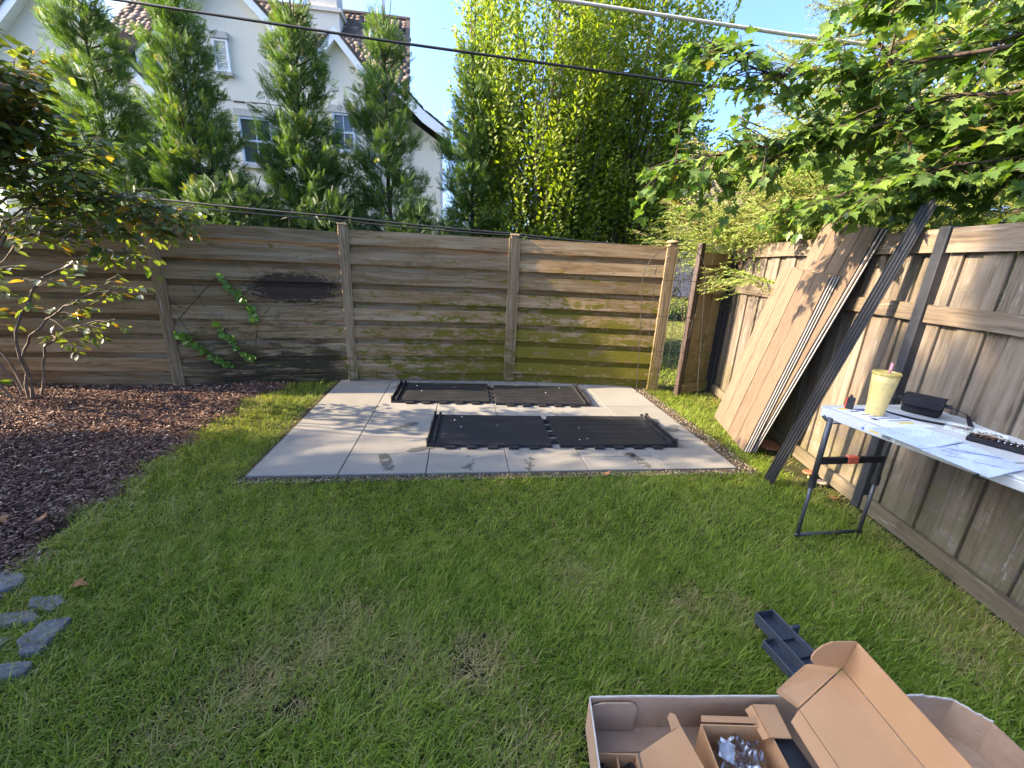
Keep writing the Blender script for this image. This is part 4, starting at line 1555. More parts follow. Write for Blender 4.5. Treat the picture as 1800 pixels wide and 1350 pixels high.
def lawn_points(n, x0, x1, y0, y1, seed):
    r = np.random.default_rng(seed)
    x, y = r.uniform(x0, x1, n), r.uniform(y0, y1, n)
    k = (x > mulch_edge(y) - .02 + r.normal(0, .03, n)) & (x < rfx(y) - .03) & (y < 5.05)
    u, v = pad_uv(x, y)
    k &= ~((u > -.03) & (u < W_ + .10 + .07 * r.random(n) ** 2) & (v > -.05 - .03 * r.random(n)) & (v < D_ + .3))
    k &= ~((x > BOXR[0] - .01) & (x < BOXR[1]) & (y < BOXR[3] + .01) & (y > BOXR[2]))
    nzz = smooth_noise(x, y, 8, 13)
    bare = np.clip((x - 2.12) / .12, 0, 1) * np.exp(-((y - 3.0) / .45) ** 2)
    bare = np.maximum(bare, .93 * np.exp(-((x + .73) ** 2 + (y - 1.02) ** 2) / .05 ** 2))
    bare = np.maximum(bare, .5 * np.exp(-((x + .1) ** 2 + (y - 1.22) ** 2) / .1 ** 2))
    k &= r.random(n) > bare
    k &= r.random(n) > .25 * np.clip(nzz, 0, 1)
    k &= np.abs(x) < 1.42 * y + .5
    return np.stack([x[k], y[k]], 1)


pts = np.concatenate([lawn_points(175000, -2.4, 2.5, .72, 1.95, 101), lawn_points(105000, -2.8, 2.6, 1.95, 3.2, 102), lawn_points(75000, -2.95, 2.7, 3.2, 5.05, 103)])
grass("grass", pts, "lawn")
r = np.random.default_rng(5)
fx, fy = r.uniform(1.6, 5.6, 26000), r.uniform(5.25, 12.5, 26000)
k = (np.abs(fx / fy - .40) < .10)
grass("far_grass", np.stack([fx[k], fy[k]], 1), "far", .075, .007, 6)
# low clipped hedge on the far side
hd = thing("clipped_hedge", "low clipped hedge in front of the garden chairs beyond the gap", "hedge", (5.1, 12.6, 0), R(5))
n = 2600
P = np.stack([RNG.uniform(-1.2, 1.2, n), RNG.uniform(-.25, .25, n), RNG.uniform(.02, .42, n)], 1)
foliage("foliage", SMALL, P, rand_dir(n, .5), rand_dir(n), RNG.uniform(.05, .09, n), RNG.random(n) * .8, M_BUSH, hd)
m = MB()
for k in range(12): m.tube([(-1.1 + .2 * k, 0, 0), (-1.1 + .2 * k + .05, .05, .35)], .012, 4)
m.build("stems", M_BARK, hd)

# ------------------------------------------------------------------ black plastic floor panels lying on the patio
t = NT("black_plastic")
v, oi = t.rand_shift(t.coord())
f = t.noise(v, 4, 6, 0.7)
f2 = t.noise(v, 140, 3, 0.6)
c = t.mix(t.math('MULTIPLY', t.fr(f, .45, .75), .5), (0.012, 0.012, 0.014), (0.045, 0.042, 0.042))
t.princ(c, 0.48, 0.45, 0, t.bump(f2, 0.15, 0.002))
M_BLACK = t.m
M_SPECK = mat_plain("white_speck", (0.7, 0.7, 0.68), 0.4, 0.5, 0.1, 40, 0.05)


def floor_panel(label, center, ang, rail_side, ribs=True, L=1.05, W=0.645, studs=4, seed=0):
    random.seed(seed)
    root = thing("floor_panel", label, "panel", (center[0], center[1], 0.002), ang, "black floor panels on the patio")
    m = MB()
    m.box((0, 0, 0.014), (L, W, 0.028))
    m.build("deck", M_BLACK, root, bevel=0.003)
    m = MB()
    m.box((0, -W / 2 - 0.003, 0.012), (L - 0.004, 0.012, 0.036))
    m.build("front_lip", M_BLACK, root, bevel=0.002)
    for k in range(5 if ribs else 4):
        m = MB()
        y = -W / 2 + W * (k + 1) / 6
        m.box((-rail_side * 0.05, y, 0.0285), (L - 0.16, 0.010, 0.005))
        m.build("rib", M_BLACK, root, bevel=0.0015)
    for k in range(5):
        m = MB()
        x = -L / 2 + 0.13 + k * (L - 0.18) / 5 + (0.03 if rail_side > 0 else 0.07)
        m.box((x, -W / 2 - 0.026, 0.011), (0.085, 0.045, 0.018))
        m.build("tab", M_BLACK, root, bevel=0.002)
    for k in range(4):
        m = MB()
        y = -W / 2 + 0.10 + k * (W - .18) / 3.2
        m.box((-rail_side * (L / 2 + 0.020), y, 0.011), (0.04, 0.07, 0.018))
        m.build("tab", M_BLACK, root, bevel=0.002)
    for (dx, hh) in ((-0.010, 0.040), (-0.060, 0.032)):
        m = MB()
        m.box((rail_side * (L / 2 + dx), 0, 0.028 + hh / 2 - 0.005), (0.015, W + 0.02, hh - 0.012))
        r_ = m.build("end_rail", M_BLACK, root, bevel=0.003)
        for yy in (-W / 2 + .02, W * .1, W / 2 - .02):
            m = MB()
            m.box((rail_side * (L / 2 + dx), yy, 0.026 + hh / 2), (0.024, 0.026, hh + .002))
            m.build("lug", M_BLACK, r_, bevel=0.003)
    for k in range(studs):
        m = MB()
        x, y = random.uniform(-.45, .42) * L, random.uniform(-.42, .42) * W
        if rail_side * x > L * .38: x *= .7
        m.lathe([(0.006, 0), (0.0065, 0.0025), (0.003, 0.004)], 8, (x, y, 0.0285))
        m.build("stud", M_SPECK if random.random() < .6 else M_BLACK, root)
    return root


floor_panel("black plastic floor panel at the back left of the patio, front half sunlit", (-.79, 4.462), R(6.2), -1, seed=1)
floor_panel("black plastic floor panel at the back right of the patio", (.325, 4.528), R(5.2), 1, seed=2)
floor_panel("ribbed black floor panel at the front left, nearest the wet footprints", (-.19, 3.445), R(5.2), -1, seed=3, W=.66)
floor_panel("ribbed black floor panel at the front right of the patio", (.915, 3.562), R(6.6), 1, seed=4, W=.66)

# ------------------------------------------------------------------ leaning wall panels of wood-look planks
t = NT("wood_look_plank")
v, oi = t.rand_shift(t.coord(), 61)
g1 = t.noise(t.map(v, (1, 9, 1)), 1.6, 4, 0.6, 1.2)
wv = t.n("ShaderNodeTexWave", wave_type='BANDS', bands_direction='Y')
wv.inputs["Scale"].default_value = 5.5
wv.inputs["Distortion"].default_value = 9
wv.inputs["Detail"].default_value = 3
wv.inputs["Detail Scale"].default_value = 0.6
t.l(t.map(v, (0.8, 4.5, 1)), wv.inputs["Vector"])
g2 = t.noise(t.map(v, (3, 90, 3)), 2.0, 5, 0.65)
c = t.ramp(wv.outputs["Fac"], [(0.0, (0.05, 0.031, 0.019)), (0.5, (0.095, 0.062, 0.04)), (1, (0.14, 0.098, 0.066))])
c = t.mix(t.math('MULTIPLY', t.fr(g2, .42, .66), .75), c, (0.21, 0.155, 0.11))
b_ = t.math('MULTIPLY_ADD', oi, 0.32)
t.t.nodes[-1].inputs[2].default_value = 0.8
g = t.n("ShaderNodeCombineXYZ")
for i in range(3): t.l(b_, g.inputs[i])
c = t.mix(1.0, c, g.outputs[0], 'MULTIPLY')
t.princ(c, 0.6, 0.3, 0, t.bump(t.math('ADD', g2, wv.outputs["Fac"]), 0.12, 0.003))
M_WPLANK = t.m
M_PEDGE = mat_plain("pale_panel_edge", (0.30, 0.29, 0.29), 0.5, 0.4, 0.1, 20, 0.05)
M_PDARK = mat_plain("dark_panel_back", (0.03, 0.03, 0.032), 0.5, 0.4, 0.15, 20, 0.05)
FD = Vector((.065, 1, 0)).normalized()
FQ = Vector((FD.y, -FD.x, 0))


def lean_frame(x0, y0, off, b):
    d = rfx(y0) - x0 - .04 - off
    a = math.atan2(d, 1.78)
    tt_ = math.cos(a) * Vector((0, 0, 1)) + math.sin(a) * FQ
    U = (math.cos(b) * tt_ - math.sin(b) * FD).normalized()
    Wv = (math.sin(b) * tt_ + math.cos(b) * FD).normalized()
    return U, Wv, U.cross(Wv).normalized()


def wall_panel(label, x0, y0, off, b, L, w=0.70, z0=0.0, th=0.018):
    U, Wv, Nn = lean_frame(x0, y0, off, b)     # local x up the panel, y across, z its face
    if Nn.x > 0: Nn = -Nn
    Yv = Nn.cross(U)
    M = Matrix((U, Yv, Nn)).transposed()
    root = thing("wall_panel", label, "panel", (x0, y0, z0), 0, "wood-look wall panels leaning on the side fence", M)
    sg = 1 if Yv.dot(Wv) > 0 else -1
    m = MB()
    m.box((L / 2, sg * w / 2, -th / 2), (L, w - 0.012, th))
    m.build("backing", M_PDARK, root)
    k = 4
    for i in range(k):
        m = MB()
        m.box((L / 2, sg * (w / k) * (i + .5), 0.004 - (0.001 if i % 2 else 0)), (L, w / k - 0.008, 0.008))
        m.build("plank", M_WPLANK, root, bevel=0.0022)
    m = MB()
    m.box((L / 2, -sg * 0.003, -th / 2 - .001), (L - .01, 0.008, th - .006))
    m.build("edge_strip", M_PEDGE, root)
    return root


wall_panel("short wood-look wall panel at the front of the leaning stack", 2.045, 3.26, .085, R(4.8), 1.53, th=.012)
wall_panel("short wood-look wall panel second from the front of the leaning stack", 2.062, 3.255, .068, R(4.9), 1.53, th=.012)
wall_panel("short wood-look wall panel third from the front, just before the long ones", 2.079, 3.25, .051, R(5.0), 1.535, th=.012)
wall_panel("long wood-look wall panel whose top shows above the shorter stack", 2.11, 3.26, .022, R(9.5), 1.87, .64, th=.012)
wall_panel("long wood-look wall panel rearmost in the stack, against the fence", 2.127, 3.255, .004, R(9.9), 1.87, .64, th=.012)

# ------------------------------------------------------------------ bundle of black channels leaning on the fence
M_BARS = mat_plain("black_channel", (0.028, 0.03, 0.036), 0.38, 0.55, 0.2, 30, 0.08)
axis = (Vector((2.405, 2.665, 1.93)) - Vector((1.97, 2.80, -.01)))
BL = axis.length
axis.normalize()
spd = Vector((.62, -.74, 0))
spd = (spd - axis * spd.dot(axis)).normalized()
nz_ = axis.cross(spd).normalized()
if nz_.x > 0: nz_ = -nz_
yv_ = nz_.cross(axis)
MBAR = Matrix((axis, yv_, nz_)).transposed()
blab = ["black channel bar leaning on the fence, on the leaning panels' side of the bundle", "black channel bar second in the leaning bundle, counted from the wood-look panels",
        "black channel bar third in the leaning bundle, counted from the wood-look panels", "black channel bar leaning on the fence, on the table's side of the bundle"]
for k in range(4):
    p = Vector((1.96, 2.80, -.015)) + spd * (k * 0.0178) + nz_ * random.uniform(-.003, .004)
    root = thing("channel_bar", blab[k], "metal bar", p, 0, "black channel bars leaning on the side fence", MBAR)
    L = BL + [0, .02, .035, .01][k]
    m = MB()
    m.box((L / 2, 0, 0.0), (L, 0.0166, 0.005))
    m.build("web", M_BARS, root, bevel=0.001)
    for s in (-1, 1):
        m = MB()
        m.box((L / 2, s * 0.0068, 0.012), (L, 0.0028, 0.02))
        m.build("flange", M_BARS, root, bevel=0.001)
    m = MB()
    m.box((L / 2, 0, 0.005), (L, 0.0035, 0.007))
    m.build("groove_rib", M_BARS, root)
# ------------------------------------------------------------------ wire garden arch standing in the gap
M_WIRE = mat_plain("rusty_black_wire", (0.03, 0.026, 0.022), 0.6, 0.4, 0.4, 30, 0.2)
ar = thing("wire_arch", "thin black wire garden arch with spear finials standing in front of the gap", "trellis", (1.93, 4.85, 0))
AX = 1.93


def q_(x, z): return (x - AX, 0, z)


m = MB()
m.tube([q_(1.55, 0), q_(1.50, .7), q_(1.442, 1.37)], .0045, 6)
m.build("leg", M_WIRE, ar)
m = MB()
m.tube([q_(2.304, 0), q_(2.23, .7), q_(2.154, 1.40)], .0045, 6)
m.build("leg", M_WIRE, ar)
m = MB()
pts = []
for k in range(17):
    a = math.pi * k / 16
    pts.append(q_(1.798 - .356 * math.cos(a), 1.37 + .03 * k / 16 + .365 * math.sin(a)))
m.tube(pts, .0045, 6)
m.build("hoop", M_WIRE, ar)
for (z, xa, xb) in ((1.366, 1.442, 2.16), (.953, 1.475, 2.20), (.539, 1.51, 2.25), (.119, 1.54, 2.29)):
    m = MB()
    m.tube([q_(xa, z), q_(xb, z)], .0035, 5)
    m.build("crossbar", M_WIRE, ar)
for (xt, zt, xb, zb) in ((1.573, 1.44, 1.62, .539), (1.694, 1.575, 1.79, 0), (1.841, 1.58, 1.90, .10), (1.99, 1.46, 2.06, 0)):
    m = MB()
    m.tube([q_(xb, zb), q_(xt, zt)], .0035, 5)
    u_ = m.build("upright", M_WIRE, ar)
    m = MB()
    m.lathe([(.003, -.01), (.013, .0), (.004, .012), (.011, .03), (.004, .06), (.001, .08)], 8, q_(xt, zt))
    m.build("finial", M_WIRE, u_)
m = MB()
random.seed(9)
for _ in range(9):
    x, z = random.uniform(1.95, 2.1), random.uniform(.4, 1.2)
    pts = [Vector(q_(x, z)) + Vector((0, .02, 0))]
    for k in range(6):
        x += random.uniform(-.06, .05); z += random.uniform(-.02, .14)
        pts.append(Vector(q_(x, z)) + Vector((0, random.uniform(-.02, .06), 0)))
    m.tube(pts, .0018, 4)
vs_ = thing("dead_vine", "pale dead vine strands tangled on the wire arch beside the dark post", "vine", (1.93, 4.85, 0))
m.build("strands", M_BARKL, vs_)

# ------------------------------------------------------------------ folding table
TZ = 0.80
t = NT("white_resin")
f = t.noise(t.coord(), 220, 3, .6)
f2 = t.noise(t.coord(), 6, 5, .7)
t.princ(t.ramp(f2, [(.3, (0.47, 0.47, 0.45)), (.7, (0.53, 0.53, 0.505))]), 0.5, 0.4, 0, t.bump(f, 0.12, 0.002))
M_RESIN = t.m
M_LEG = mat_plain("grey_leg_tube", (0.06, 0.06, 0.065), 0.4, 0.5, 0.15, 40, 0.05, metal=0.3)
M_RED = mat_plain("red_plastic", (0.62, 0.07, 0.05), 0.4, 0.5, 0.1, 30, 0.05)
M_LABEL = mat_plain("white_label", (0.74, 0.75, 0.76), 0.35, 0.4, 0.03, 8, 0.02)
M_YEL = mat_plain("yellow_print", (0.70, 0.52, 0.06), 0.4, 0.4, 0.05, 20, 0.02)
M_INK = mat_plain("dark_ink", (0.05, 0.06, 0.10), 0.5, 0.3, 0.1, 40, 0.02)
M_BLUE = mat_plain("blue_print", (0.10, 0.17, 0.42), 0.4, 0.4, 0.1, 20, 0.02)
TA = math.atan2(-1, -.012)    # long axis runs towards the camera
# local frame: x from the far-left corner across to the fence, y along the table away from the camera
TO = Vector((1.722, 2.19, 0))
TX = Vector((.68, .205, 0)).normalized()
TXa = R(9)
table = thing("folding_table", "white resin folding table with dark grey legs by the right fence", "table", TO, TXa)
TW, THALF = 0.70, 0.70
for k, (a, b) in enumerate(((0, -.695), (-.705, -1.40))):
    m = MB()
    sh = .11
    # top with rounded far corners; front edge follows the photo's slight skew
    m.prism([(0.012 - a * sh, a, TZ - .012), (TW, a, TZ - .012), (TW, b, TZ - .012), (-b * sh, b, TZ - .012)] if k else
            [(.0, -.03, TZ - .012), (.03, 0, TZ - .012), (TW - .03, 0, TZ - .012), (TW, -.03, TZ - .012), (TW, b, TZ - .012), (-b * sh, b, TZ - .012)], (0, 0, .012))
    top_ = m.build("tabletop", M_RESIN, table, bevel=0.003)
    m = MB()
    m.prism([(-a * sh, a - .03 * (1 - k), TZ - .05), (.014 - a * sh, a - .03 * (1 - k), TZ - .05), (.014 - b * sh, b, TZ - .05), (-b * sh, b, TZ - .05)], (0, 0, .0385))
    m.build("skirt", M_RESIN, top_, bevel=0.003)
    m = MB()
    m.box((TW - .007, (a + b) / 2, TZ - .031), (.014, abs(a - b) - .06, .0375))
    m.build("skirt", M_RESIN, top_, bevel=0.003)
    if k == 0:
        m = MB()
        m.box((TW / 2, -.007, TZ - .031), (TW - .07, .014, .0375))
        m.build("skirt", M_RESIN, top_, bevel=0.003)
m = MB()
m.tube([(.088, -.70, TZ - .052), (.118, -.70, TZ - .052)], .017, 10)
m.build("hinge", M_BLACK, table)


def tl(p):   # world -> table local
    return (Matrix.Rotation(-TXa, 4, 'Z') @ (Vector(p) - TO))


for (wx, wy) in ((1.745, 2.10), (2.165, 2.165)):
    m = MB()
    b = tl((wx, wy, 0.0))
    m.tube([(b.x, b.y, TZ - .04), (b.x, b.y, .36)], .0145, 10)
    lg = m.build("leg", M_LEG, table, smooth=True)
    m = MB()
    m.tube([(b.x, b.y, .38), (b.x, b.y, .0)], .0105, 10)
    m.build("lower_tube", M_LEG, lg, smooth=True)
    m = MB()
    m.tube([(b.x, b.y, .335), (b.x, b.y, .39)], .019, 12)
    m.build("collar", M_BLACK, lg)
a_, b_2 = tl((1.73, 2.098, .012)), tl((2.18, 2.167, .012))
m = MB()
m.tube([a_, b_2], .010, 8)
m.build("foot_bar", M_LEG, table, smooth=True)
a_, b_2 = tl((1.745, 2.10, .50)), tl((2.165, 2.165, .50))
m = MB()
d_ = (b_2 - a_)
m.prism([a_ + Vector((0, -.012, -.02)), b_2 + Vector((0, -.012, -.02)), b_2 + Vector((0, -.012, .02)), a_ + Vector((0, -.012, .02))], (0, .024, 0))
cb = m.build("crossbar", M_BLACK, table, bevel=0.004)
m = MB()
a2, b2 = a_ + d_ * .42, a_ + d_ * .58
m.prism([a2 + Vector((0, -.016, -.019)), b2 + Vector((0, -.016, -.019)), b2 + Vector((0, -.016, .024)), a2 + Vector((0, -.016, .024))], (0, .032, 0))
m.build("red_latch", mat_plain("orange_red_plastic", (0.75, 0.13, 0.07), 0.4, 0.5, 0.1, 30, 0.05), cb, bevel=0.003)
m = MB()
a2 = tl((1.745, 2.10, .73))
m.tube([a2, a2 + Vector((.06, -.10, .045))], .009, 6)
m.tube([a2 + Vector((0, .0, -.0)), a2 + Vector((-.02, .03, .03))], .009, 6)
m.build("brace", M_LEG, table)
# far pair of legs, hidden under the part that runs out of the frame
for x in (.2, .62):
    m = MB()
    m.tube([(x, -1.28, TZ - .04), (x, -1.28, 0)], .0125, 8)
    m.build("leg", M_LEG, table)


def flat(parent, name, mat, pts, z, th=.0008):
    m = MB()
    m.prism([(x, y, z) for x, y in pts], (0, 0, th))
    return m.build(name, mat, parent)


# printed label on the far end of the top and wrapping onto the edge
lab = flat(table, "product_label", M_LABEL, [(.045, -.045), (.30, -.05), (.36, -.33), (.075, -.36)], TZ + .0006)
for (x, y, w, h, mt) in ((.07, -.075, .09, .022, M_YEL), (.10, -.115, .05, .012, M_INK), (.16, -.10, .07, .03, M_BLUE), (.12, -.16, .10, .008, M_INK), (.13, -.185, .12, .006, M_INK), (.16, -.215, .13, .007, M_BLUE),
                         (.18, -.25, .13, .006, M_INK), (.20, -.285, .09, .018, M_YEL), (.11, -.235, .03, .03, M_INK)):
    flat(lab, "print_mark", mt, [(x, y), (x + w, y), (x + w, y + h), (x, y + h)], TZ + .0018)
m = MB()
sh = .11


def edge_box(y0, y1, z0, z1, th):
    return [(-.0015 - th - y * sh * 1.0, y, z) for y, z in ((y0, z0), (y1, z0), (y1, z1), (y0, z1))]


m.prism(edge_box(-.07, -.40, TZ - .046, TZ - .016, 0), (.0015, 0, 0))
el = m.build("edge_label", M_LABEL, table)
for (y0, y1, z0, z1, mt) in ((-.08, -.11, -.026, -.019, M_YEL), (-.085, -.16, -.042, -.040, M_INK), (-.18, -.205, -.04, -.022, M_BLUE), (-.215, -.232, -.038, -.026, M_BLUE), (-.25, -.262, -.04, -.024, M_BLUE), (-.285, -.33, -.034, -.024, M_YEL)):
    m = MB()
    m.prism(edge_box(y0, y1, TZ + z0, TZ + z1, .0008), (.0008, 0, 0))
    m.build("print_mark", mt, el)
for k in range(9):
    m = MB()
    y0 = -.345 - k * .0042
    m.prism(edge_box(y0, y0 - .0022, TZ - .043, TZ - .026, .0008), (.0008, 0, 0))
    m.build("print_mark", M_INK, el)

# tumbler
t = NT("pale_yellow_tumbler")
vo = t.n("ShaderNodeTexVoronoi", feature='F1')
vo.inputs["Scale"].default_value = 30
vo.inputs["Randomness"].default_value = 0.55
t.l(t.coord(), vo.inputs["Vector"])
sp2 = t.noise(t.coord(), 230, 2, .5)
k_ = t.math('MULTIPLY', t.fr(vo.outputs["Distance"], .40, .33), t.fr(sp2, .5, .56))
t.princ(t.mix(t.math('MULTIPLY', k_, .75), (0.72, 0.53, 0.19), (0.34, 0.27, 0.14)), 0.45, 0.4)
M_TUMB = t.m
M_LID = mat_plain("pale_yellow_lid", (0.56, 0.41, 0.11), 0.4, 0.45, 0.05, 10, 0.03)
cup = thing("tumbler", "pale yellow patterned tumbler with pink straw at the table's far end", "cup", (1.945, 2.075, TZ + .0015))
m = MB()
m.lathe([(.038, 0), (.0405, .004), (.0415, .033), (.044, .066), (.049, .12), (.0545, .18), (.0575, .218)], 36)
m.build("body", M_TUMB, cup, smooth=True)
m = MB()
m.lathe([(.0590, .218), (.0605, .221), (.0605, .230), (.058, .233), (.051, .233), (.049, .227), (.01, .227)], 36)
m.build("lid", M_LID, cup, smooth=False)
m = MB()
m.tube([(.012, .0, .225), (.018, .004, .28)], .0062, 10)
m.build("straw", mat_plain("pink_straw", (0.72, 0.30, 0.32), 0.35, 0.5, 0.05, 10, 0.02), cup, smooth=True)

# little bit holder standing beside the cup
bt = thing("bit_holder", "small black and red bit holder standing left of the yellow tumbler", "tool", (1.865, 2.145, TZ + .002), R(-41))
m = MB()
m.box((0, 0, .033), (.034, .024, .066))
m.build("body", M_BLACK, bt, bevel=.005, segs=2)
m = MB()
m.box((-.0185, 0, .033), (.007, .020, .060))
m.build("red_panel", M_RED, bt, bevel=.002)
m = MB()
m.tube([(-.004, -.012, .072), (-.004, .012, .072)], .007, 10)
m.build("clip", M_BLACK, bt)

# black camera pouch with strap
M_CLOTH = mat_plain("black_nylon", (0.016, 0.015, 0.018), 0.85, 0.25, 0.3, 160, 0.4)
pc = thing("black_pouch", "black nylon pouch with a loose strap behind the paper sheets", "bag", (2.235, 2.12, TZ + .002), R(-52))
m = MB()
m.box((0, 0, .045), (.155, .085, .085), taper=1.04)
m.build("body", M_CLOTH, pc, bevel=.014, segs=3, smooth=True)
m = MB()
m.prism([(-.083, .050, .092), (.083, .050, .092), (.083, -.048, .098), (.083, -.062, .064), (.07, -.066, .046), (-.07, -.066, .046), (-.083, -.062, .064), (-.083, -.048, .098)], (0, .002, .006))
m.build("flap", M_CLOTH, pc, bevel=.003)
for s in (-1, 1):
    m = MB()
    m.box((s * .092, 0, .068), (.03, .022, .018))
    m.build("buckle", M_BLACK, pc, bevel=.004)


def ribbon(pts, w, th=.0022, wd=None):
    pts = [Vector(p) for p in pts]
    m = MB()
    n = len(pts)
    fine = []
    for i in range(n - 1):
        for k in range(5):
            s = k / 5
            p0, p1, p2, p3 = pts[max(0, i - 1)], pts[i], pts[i + 1], pts[min(n - 1, i + 2)]
            fine.append(.5 * ((2 * p1) + (p2 - p0) * s + (2 * p0 - 5 * p1 + 4 * p2 - p3) * s * s + (3 * p1 - p0 - 3 * p2 + p3) * s ** 3))
    fine.append(pts[-1])
    vs, fs = [], []
    for i, p in enumerate(fine):
        d = (fine[min(i + 1, len(fine) - 1)] - fine[max(i - 1, 0)]).normalized()
        up = (wd(i / (len(fine) - 1)) if wd else Vector((0, 0, 1)))
        sd = d.cross(up).normalized()
        nn = sd.cross(d).normalized()
        for a, b in ((-1, -1), (1, -1), (1, 1), (-1, 1)):
            vs.append(p + sd * (a * w / 2) + nn * (b * th / 2))
        if i:
            k = (i - 1) * 4
            for j in range(4): fs.append((k + j, k + (j + 1) % 4, k + 4 + (j + 1) % 4, k + 4 + j))
    fs += [(3, 2, 1, 0), tuple(len(vs) - 4 + j for j in range(4))]
    m.add(vs, fs)
    return m


pi = (Matrix.Rotation(R(52), 4, 'Z'))


def pcl(x, y, z): return pi @ (Vector((x, y, TZ + z)) - Vector((2.235, 2.12, TZ + .002)))


def side_v(s): return Vector((math.sin(s * 6), math.cos(s * 5) * .5, .9))


ribbon([pcl(2.30, 2.04, .068), pcl(2.335, 1.99, .05), pcl(2.325, 1.955, .02), pcl(2.30, 1.92, .006), pcl(2.26, 1.905, .005), pcl(2.19, 1.96, .004), pcl(2.11, 2.02, .004), pcl(2.06, 2.10, .005), pcl(2.05, 2.17, .008), pcl(2.09, 2.22, .03), pcl(2.165, 2.20, .068)], .024, .0025,
       lambda s: Vector((.25 * math.sin(9 * s), .3 * math.cos(7 * s), 1))).build("strap", M_CLOTH, pc)

# instruction sheets
t = NT("printed_paper")
p_ = t.coord()
s3 = t.sep(p_)
row = t.math('SINE', t.math('MULTIPLY', s3[1], 620))
ink = t.noise(t.map(p_, (90, 18, 1)), 3, 3, .6)
blk = t.noise(p_, 13, 2, .5)
k_ = t.math('MULTIPLY', t.math('MULTIPLY', t.fr(row, .1, .5), t.fr(ink, .46, .54)), t.fr(blk, .46, .54))
t.princ(t.mix(t.math('MULTIPLY', k_, .8), (0.52, 0.59, 0.80), (0.12, 0.14, 0.26)), 0.6, 0.3)
M_PAPER = t.m


def paper(label, corners, wave, seed):
    r = random.Random(seed)
    c = [Vector((x, y, 0)) for x, y in corners]
    n = 12
    vs, fs = [], []
    for i in range(n + 1):
        for j in range(n + 1):
            a, b = i / n, j / n
            p = (c[0].lerp(c[1], a)).lerp(c[3].lerp(c[2], a), b)
            z = .003 + wave * (.5 + .5 * math.sin(a * 5.5 + b * 2 + seed)) * (.4 + .6 * a)
            vs.append(Vector((p.x, p.y, z)))
    for i in range(n):
        for j in range(n):
            k = i * (n + 1) + j
            fs.append((k, k + n + 1, k + n + 2, k + 1))
    o0 = (c[0] + c[2]) / 2
    m = MB()
    top = [v - Vector((o0.x, o0.y, 0)) for v in vs]
    m.add(top, fs)
    m.add([v - Vector((0, 0, .0006)) for v in top], [tuple(reversed(f)) for f in fs])
    o = m.build("instruction_sheet", M_PAPER, None, smooth=True)
    o.location = (o0.x, o0.y, TZ + .001)
    return tag(o, label, "paper", "instruction sheets on the table")


pA = paper("printed instruction sheet nearer the yellow tumbler, curling along one edge", [(1.705, 1.835), (1.985, 1.90), (2.045, 1.705), (1.765, 1.625)], .014, 1)
pB = paper("printed instruction sheet with a part drawing, nearer the table's hinge", [(1.765, 1.622), (2.045, 1.702), (2.06, 1.475), (1.80, 1.385)], .006, 3)


def drawing(o, segs):
    for (x0, y0, x1, y1, w) in segs:
        a, b = Vector((x0, y0, 0)), Vector((x1, y1, 0))
        d = (b - a).normalized()
        n = Vector((-d.y, d.x, 0)) * w / 2
        m = MB()
        m.prism([a - n, b - n, b + n, a + n], (0, 0, .0006))
        q = m.build("print_mark", M_INK, o)
        q.location = (-o.location.x, -o.location.y, .0125)


drawing(pB, [(1.85, 1.64, 2.02, 1.55, .005), (1.93, 1.60, 2.03, 1.545, .003), (1.83, 1.60, 1.86, 1.585, .003), (1.84, 1.58, 1.87, 1.565, .003), (1.88, 1.61, 1.90, 1.60, .003), (1.80, 1.55, 1.86, 1.52, .0025), (1.86, 1.50, 1.93, 1.46, .0025), (1.95, 1.66, 1.96, 1.655, .008)])

# clear case with brown screws, black bit case
M_CLEAR = NT("clear_plastic")
p = M_CLEAR.n("ShaderNodeBsdfPrincipled")
p.inputs["Base Color"].default_value = (0.85, 0.92, 0.88, 1)
p.inputs["Roughness"].default_value = 0.12
p.inputs["Alpha"].default_value = 0.18
p.inputs["Specular IOR Level"].default_value = 0.3
M_CLEAR.l(p.outputs[0], M_CLEAR.out.inputs[0])
M_CLEAR = M_CLEAR.m
M_COPPER = mat_plain("brown_screw", (0.16, 0.075, 0.045), 0.4, 0.5, 0.3, 60, 0.1, metal=0.6)
M_CHROME = mat_plain("steel_bit", (0.6, 0.6, 0.6), 0.25, 0.5, 0.1, 60, 0.05, metal=1.0)
cc = thing("clear_case", "clear plastic tray of brown screws next to the black bit case", "case", (2.225, 1.835, TZ + .001), R(-52))
m = MB()
m.box((0, 0, .002), (.20, .085, .003))
m.build("base", M_CLEAR, cc)
for (x, y, a, b) in ((0, .0425, .20, .002), (0, -.0425, .20, .002), (.1, 0, .002, .083), (-.1, 0, .002, .083)):
    m = MB()
    m.box((x, y, .014), (a, b, .022))
    m.build("side", M_CLEAR, cc)
random.seed(15)


def screws(n, x0, x1, y0, y1, z, L, r, parent, name, mat):
    m = MB()
    for _ in range(n):
        a = random.uniform(0, 6.28)
        c = Vector((random.uniform(x0, x1), random.uniform(y0, y1), z + random.uniform(0, .012)))
        d = Vector((math.cos(a), math.sin(a), random.uniform(-.2, .2))) * L / 2
        m.tube([c - d, c + d * .8, c + d], [r * .5, r, r], 6)
        m.tube([c + d, c + d * 1.18], [r * 1.2, r * 2.2], 8)
    o = m.build(name, mat, parent)
    o["kind"] = "stuff"


